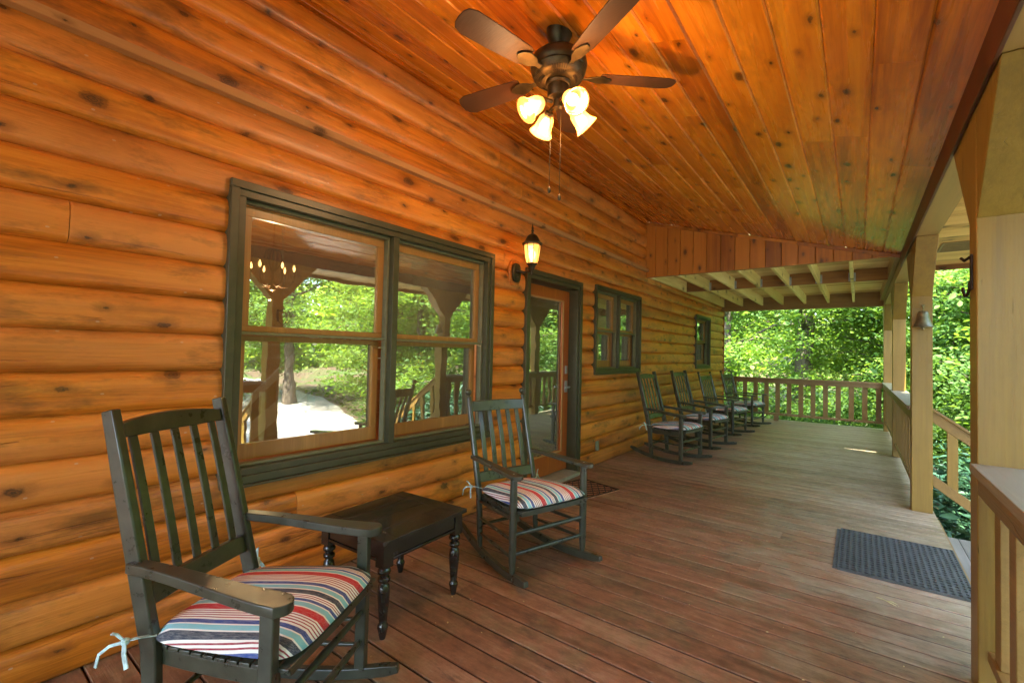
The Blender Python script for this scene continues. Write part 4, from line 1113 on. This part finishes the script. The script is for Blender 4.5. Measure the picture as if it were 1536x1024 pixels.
# ------------------------------------------------------------------ foliage
def leaf_mesh(name, centers, size, mat, normals_up=.5, aspect=.62, fold=.25, bidv=None, sizevar=.35):
    n = len(centers)
    d = rng.normal(size=(n, 3)); d[:, 2] *= .45; d /= np.linalg.norm(d, axis=1)[:, None]
    up = rng.normal(size=(n, 3)) * .55; up[:, 2] += normals_up * 2
    sd = np.cross(d, up); sd /= np.linalg.norm(sd, axis=1)[:, None] + 1e-9
    nn = np.cross(sd, d)
    s = size * (1 + sizevar * rng.normal(size=n)).clip(.4, 1.9)
    L = s[:, None] * d; Wd = (s * aspect * .5)[:, None] * sd; F = (s * fold * .5)[:, None] * nn
    v = np.empty((n, 6, 3))
    v[:, 0] = centers - L * .5; v[:, 1] = centers - L * .1 + Wd + F * .6; v[:, 2] = centers + L * .22 + Wd * .72 + F * .3
    v[:, 3] = centers + L * .5 - F * .5; v[:, 4] = centers + L * .22 - Wd * .72 + F * .3; v[:, 5] = centers - L * .1 - Wd + F * .6
    # two quads folded along the mid-rib
    me = bpy.data.meshes.new(name); V = v.reshape(-1, 3)
    me.vertices.add(len(V)); me.vertices.foreach_set('co', V.astype(np.float32).ravel())
    base = (np.arange(n) * 6)[:, None]
    q = np.concatenate([base + np.array([[0, 1, 2, 3]]), base + np.array([[0, 3, 4, 5]])], 1).reshape(-1)
    me.loops.add(len(q)); me.loops.foreach_set('vertex_index', q.astype(np.int32))
    me.polygons.add(2 * n); me.polygons.foreach_set('loop_start', (np.arange(2 * n) * 4).astype(np.int32))
    b = rng.random(n) if bidv is None else bidv
    at = me.attributes.new('bid', 'FLOAT', 'FACE'); at.data.foreach_set('value', np.repeat(b, 2).astype(np.float32))
    me.materials.append(mat); me.update(calc_edges=True); me.validate()
    return me
def make_tree(height, spread, trunk_r, low, nleaf, size, mat, seed, lean=0.0):
    rnd = random.Random(seed)
    tr = empty('tree'); m = MB()
    tp = [(lean * z + .10 * math.sin(z * .5 + seed), .10 * math.cos(z * .6 + seed * 2) - .10 * math.cos(seed * 2), z) for z in np.linspace(-.4, height * .92, 10)]
    m.tube(tp, [trunk_r * (1.25 if i == 0 else 1) * (1 - .85 * i / 9.5) for i in range(10)], 12)
    cl = []
    nb = int(16 + height * 1.6)
    for i in range(nb):
        t = low + (1 - low) * (i + rnd.random()) / nb; z = t * height * .92; a = rnd.uniform(0, 2 * math.pi)
        k = min(9, int(t * 9)); p = Vector(tp[k]); p.z = z
        ln_ = spread * (1.0 - .75 * max(0, (t - .35) / .65)) * rnd.uniform(.55, 1.05) * (.75 + .25 * min(1, t / .2))
        dr = Vector((math.cos(a), math.sin(a), rnd.uniform(-.05, .35)))
        e = p + dr * ln_; mid = p + dr * ln_ * .5 + Vector((0, 0, .12 * ln_))
        rb = trunk_r * .35 * (1 - .6 * t)
        m.tube([p, mid, e], [rb, rb * .55, rb * .15], 6, cap=False)
        for q in range(5):
            f = (q + 1.1) / 5; c = p + (e - p) * f + Vector((rnd.gauss(0, .35), rnd.gauss(0, .35), rnd.gauss(0, .16) + .1)) * (.4 + .25 * ln_)
            cl.append((c, .35 + .16 * ln_))
            if q % 2 == 0: m.tube([p + (e - p) * f * .9, c], [rb * .35, rb * .08], 4, cap=False)
    m.build('trunk', M['bark'], tr, smooth=60)
    C = np.array([c[0][:] for c in cl]); Rr = np.array([c[1] for c in cl])
    idx = rng.integers(0, len(cl), nleaf)
    off = rng.normal(size=(nleaf, 3)) * np.array([.62, .62, .20]); P = C[idx] + off * Rr[idx][:, None]
    cb = rng.random(len(cl))[idx]; b = (cb * .6 + rng.random(nleaf) * .4)
    me = leaf_mesh('crown', P, size, mat, bidv=b)
    o = bpy.data.objects.new('crown', me); col.objects.link(o); o.parent = tr
    return tr
protos = [make_tree(11, 3.3, .20, .10, 30000, .112, M['leaf'], 1), make_tree(13, 3.6, .26, .22, 32000, .118, M['leaf2'], 5),
          make_tree(8, 2.6, .11, .05, 22000, .100, M['leaf'], 9, .05), make_tree(9.5, 2.9, .14, .08, 26000, .100, M['leaf2'], 13, -.04)]
TL = ['tall bright green maple', 'thick trunked beech', 'slender leaning young maple', 'slim blue green young beech']
spots = [  # x, y, kind  -- beyond the far end
    (-1.36, 17.2, 1), (-3.6, 17.0, 0), (-6.2, 20.5, 3), (1.3, 16.8, 2), (3.4, 19.6, 0), (.3, 23.5, 0), (-2.4, 24.5, 3), (5.8, 16.0, 3),
    (2.6, 14.6, 3), (.9, 18.6, 2), (-4.6, 22.8, 1), (3.8, 25.5, 1), (7.6, 21.5, 2),
    # right of the porch
    (5.0, 11.6, 0), (7.6, 14.4, 1), (9.8, 18.0, 3), (9.0, 10.6, 2), (12.0, 14.0, 0), (13.6, 9.6, 1), (6.6, 24.6, 0), (11.6, 23.5, 1),
    (16.2, 17.0, 0), (18.0, 11.0, 3), (9.6, 13.0, 3), (17.5, 4.6, 1), (13.0, -.6, 0), (16.0, -4.5, 3), (10.4, -2.4, 1), (9.0, -6.5, 2), (7.2, -1.0, 3), (22.0, 1.0, 0), (21, 7.5, 2),
    (5.6, -5.8, 0), (13.5, -9.5, 1)]
usedp = [False] * 4
for i, (x, y, kd) in enumerate(spots):
    o = protos[kd] if not usedp[kd] else copy_tree(protos[kd]); usedp[kd] = True
    s = random.Random(i).uniform(.9, 1.15); o.location = (x, y, terr(x, y)); o.rotation_euler = (0, 0, i * 2.4); o.scale = (s, s, s)
    area = ('beyond the end railing' if x < 2 and y > 12 else 'in the woods right of the corner post' if y > 12 else 'in the yard right of the porch')
    near = ' close to the deck' if math.hypot(x, y - 8) < 9.5 else ' deeper in the woods' if math.hypot(x, y) > 19 else ''
    tag(o, TL[kd] + ' ' + area, 'tree', 'trees around the cabin')
# undergrowth bushes
def make_bush(name, rad, hgt, n, size, mat, aspect, nu, seed, fold=.2):
    b = empty(name); rnd = random.Random(seed); m = MB(); cl = []
    for i in range(16):
        a = rnd.uniform(0, 6.28); r_ = rad * rnd.uniform(.1, 1) ** .6; z = hgt * rnd.uniform(.25, 1) * (1 - .35 * (r_ / rad) ** 2)
        e = Vector((r_ * math.cos(a), r_ * math.sin(a), z)); m.tube([(0, 0, -.1), e * .5 + Vector((0, 0, -.05)), e], [.022, .014, .006], 5, cap=False)
        for q in range(7): cl.append(e * rnd.uniform(.55, 1.08) + Vector((rnd.gauss(0, .16), rnd.gauss(0, .16), rnd.gauss(0, .10))) * rad)
    m.build('stems', M['bark'], b, smooth=60)
    C = np.array([c[:] for c in cl]); idx = rng.integers(0, len(cl), n)
    P = C[idx] + rng.normal(size=(n, 3)) * rad * np.array([.13, .13, .09]); P[:, 2] = P[:, 2].clip(.03)
    me = leaf_mesh('leaves', P, size, mat, nu, aspect, fold)
    o = bpy.data.objects.new('leaves', me); col.objects.link(o); o.parent = b; return b
rb = make_bush('rhododendron_bush', .95, 1.5, 2600, .15, M['rhodo'], .30, .55, 3)
sp = [(1.75, 6.55, 1.0), (2.5, 7.9, 1.15), (1.55, 8.4, .85), (3.3, 9.0, 1.1), (1.6, 10.2, .8), (3.0, 9.9, 1.1), (4.6, 11.2, 1.2)]
for i, (x, y, s) in enumerate(sp):
    o = rb if i == 0 else copy_tree(rb); o.location = (x, y, terr(x, y)); o.scale = (s, s, s); o.rotation_euler = (0, 0, i * 1.9)
    tag(o, ['glossy rhododendron bush right behind the stair rail', 'rhododendron bush behind the one at the stair rail', 'low rhododendron bush against the side railing', 'rhododendron bush level with the middle of the side railing',
            'small rhododendron bush by the far side railing', 'rhododendron bush in front of the woods', 'rhododendron bush farthest out in the yard'][i], 'bush', 'rhododendron bushes beside the porch')
ub_ = make_bush('shrub', 1.25, 1.6, 6500, .085, M['needle'], .6, .7, 8)
sp = [(-2.6, 13.9, 1), (-.4, 13.5, .85), (1.2, 13.3, .95), (-1.5, 15.2, 1.1), (3.2, 12.2, 1), (.6, 15.4, 1.2), (5.6, 13.6, 1.2), (-4.4, 14.8, 1.2), (6.4, 10.2, 1.1), (8.8, 1.9, 1.0), (8.6, 1.4, .8), (4.9, 2.0, .6), (5.2, -1.6, .9), (7.6, -4.0, 1.1), (13.6, 6.2, 1.2), (13, 4.6, 1.3), (12.4, 1.4, 1.2), (4.2, -3.6, .9)]
for i, (x, y, s) in enumerate(sp):
    o = ub_ if i == 0 else copy_tree(ub_); o.location = (x, y, terr(x, y)); o.scale = (s, s, s); o.rotation_euler = (0, 0, i * 1.3)
    tag(o, ('light green leafy shrub growing just past the end railing' if y > 12.9 else 'light green leafy shrub in the yard beside the porch'), 'shrub', 'leafy shrubs in the undergrowth' if y > 12.9 else 'leafy shrubs in the yard')
# far woodland: one mass
n = 90000; ang = rng.uniform(-.75, 2.6, n); rad = 31 + rng.random(n) * 16
X_ = rad * np.cos(ang); Y_ = 5 + rad * np.sin(ang)
hh = 9 + 3 * np.sin(ang * 9) + 2.5 * np.sin(ang * 23 + 1); Z_ = -.5 + rng.random(n) ** .9 * (hh + (rad - 31) * .35)
me = leaf_mesh('woodland', np.stack([X_, Y_, Z_], 1), .48, M['farleaf'], .5, .7)
o = bpy.data.objects.new('woodland', me); col.objects.link(o); tag(o, 'distant green woodland behind the nearer trees', 'woodland', kind='stuff')
# grass / ground cover
n = 16000; X_ = rng.uniform(1.0, 22, n); Y_ = rng.uniform(-9, 22, n); Zt = np.array([terr(a, b) for a, b in zip(X_, Y_)]) + .03
t_ = ((X_ - 3) / 22).clip(0, 1); yc = 3 + 3.2 * np.sin(t_ * 2.4) + t_ * 6; keep = np.abs(Y_ - yc) > 2.4 + (1 - t_) ** 2 * 1.3
P = np.stack([X_, Y_, Zt], 1)[keep]
X2 = rng.uniform(-7, 5, 9000); Y2 = rng.uniform(12, 22, 9000); P = np.concatenate([P, np.stack([X2, Y2, np.array([terr(a, b) for a, b in zip(X2, Y2)]) + .04], 1)])
me = leaf_mesh('ground_cover', P, .15, M['needle'], .2, .4)
o = bpy.data.objects.new('ground_cover', me); col.objects.link(o); tag(o, 'low green ground cover under the trees', 'ground cover', kind='stuff')

# ------------------------------------------------------------------ light
w = bpy.data.worlds.new('World'); sc.world = w; w.use_nodes = True; nt = w.node_tree
bg = nt.nodes['Background']; sky = nt.nodes.new('ShaderNodeTexSky'); sky.sky_type = 'NISHITA'; sky.sun_disc = False
SUN_EL = R(56); SUN_AZ = R(176)       # azimuth measured from +y towards +x
sky.sun_elevation = SUN_EL; sky.sun_rotation = SUN_AZ
nt.links.new(sky.outputs[0], bg.inputs[0]); bg.inputs[1].default_value = .15
S_ = bpy.data.lights.new('sun', 'SUN'); S_.energy = 2.8; S_.angle = R(.5); S_.color = (1, .95, .84)
so = bpy.data.objects.new('sun', S_); col.objects.link(so)
dv = Vector((math.sin(SUN_AZ) * math.cos(SUN_EL), math.cos(SUN_AZ) * math.cos(SUN_EL), math.sin(SUN_EL)))
so.rotation_euler = dv.to_track_quat('Z', 'Y').to_euler(); so.location = (6, 4, 14)

# ------------------------------------------------------------------ camera
cam = bpy.data.cameras.new('camera'); co = bpy.data.objects.new('camera', cam); col.objects.link(co); sc.camera = co
cam.sensor_width = 36; cam.lens = 686.38 / 1536 * 36; cam.clip_end = 600; cam.clip_start = .05
a_, b_, c_ = R(37.153), R(1.4676), R(1.2706)
fw = Vector((-math.sin(a_) * math.cos(b_), math.cos(a_) * math.cos(b_), math.sin(b_)))
r0 = Vector((math.cos(a_), math.sin(a_), 0)); u0 = r0.cross(fw)
rt = r0 * math.cos(c_) + u0 * math.sin(c_); up = -r0 * math.sin(c_) + u0 * math.cos(c_)
mw = Matrix(((rt.x, up.x, -fw.x, 0), (rt.y, up.y, -fw.y, 0), (rt.z, up.z, -fw.z, 1.35), (0, 0, 0, 1)))
co.matrix_world = mw
sc.view_settings.view_transform = 'Standard'; sc.view_settings.look = 'None'; sc.view_settings.exposure = 3.6; sc.view_settings.gamma = 1
sc.cycles.max_bounces = 10; sc.cycles.diffuse_bounces = 5; sc.cycles.transparent_max_bounces = 12
sc.cycles.sample_clamp_indirect = 6
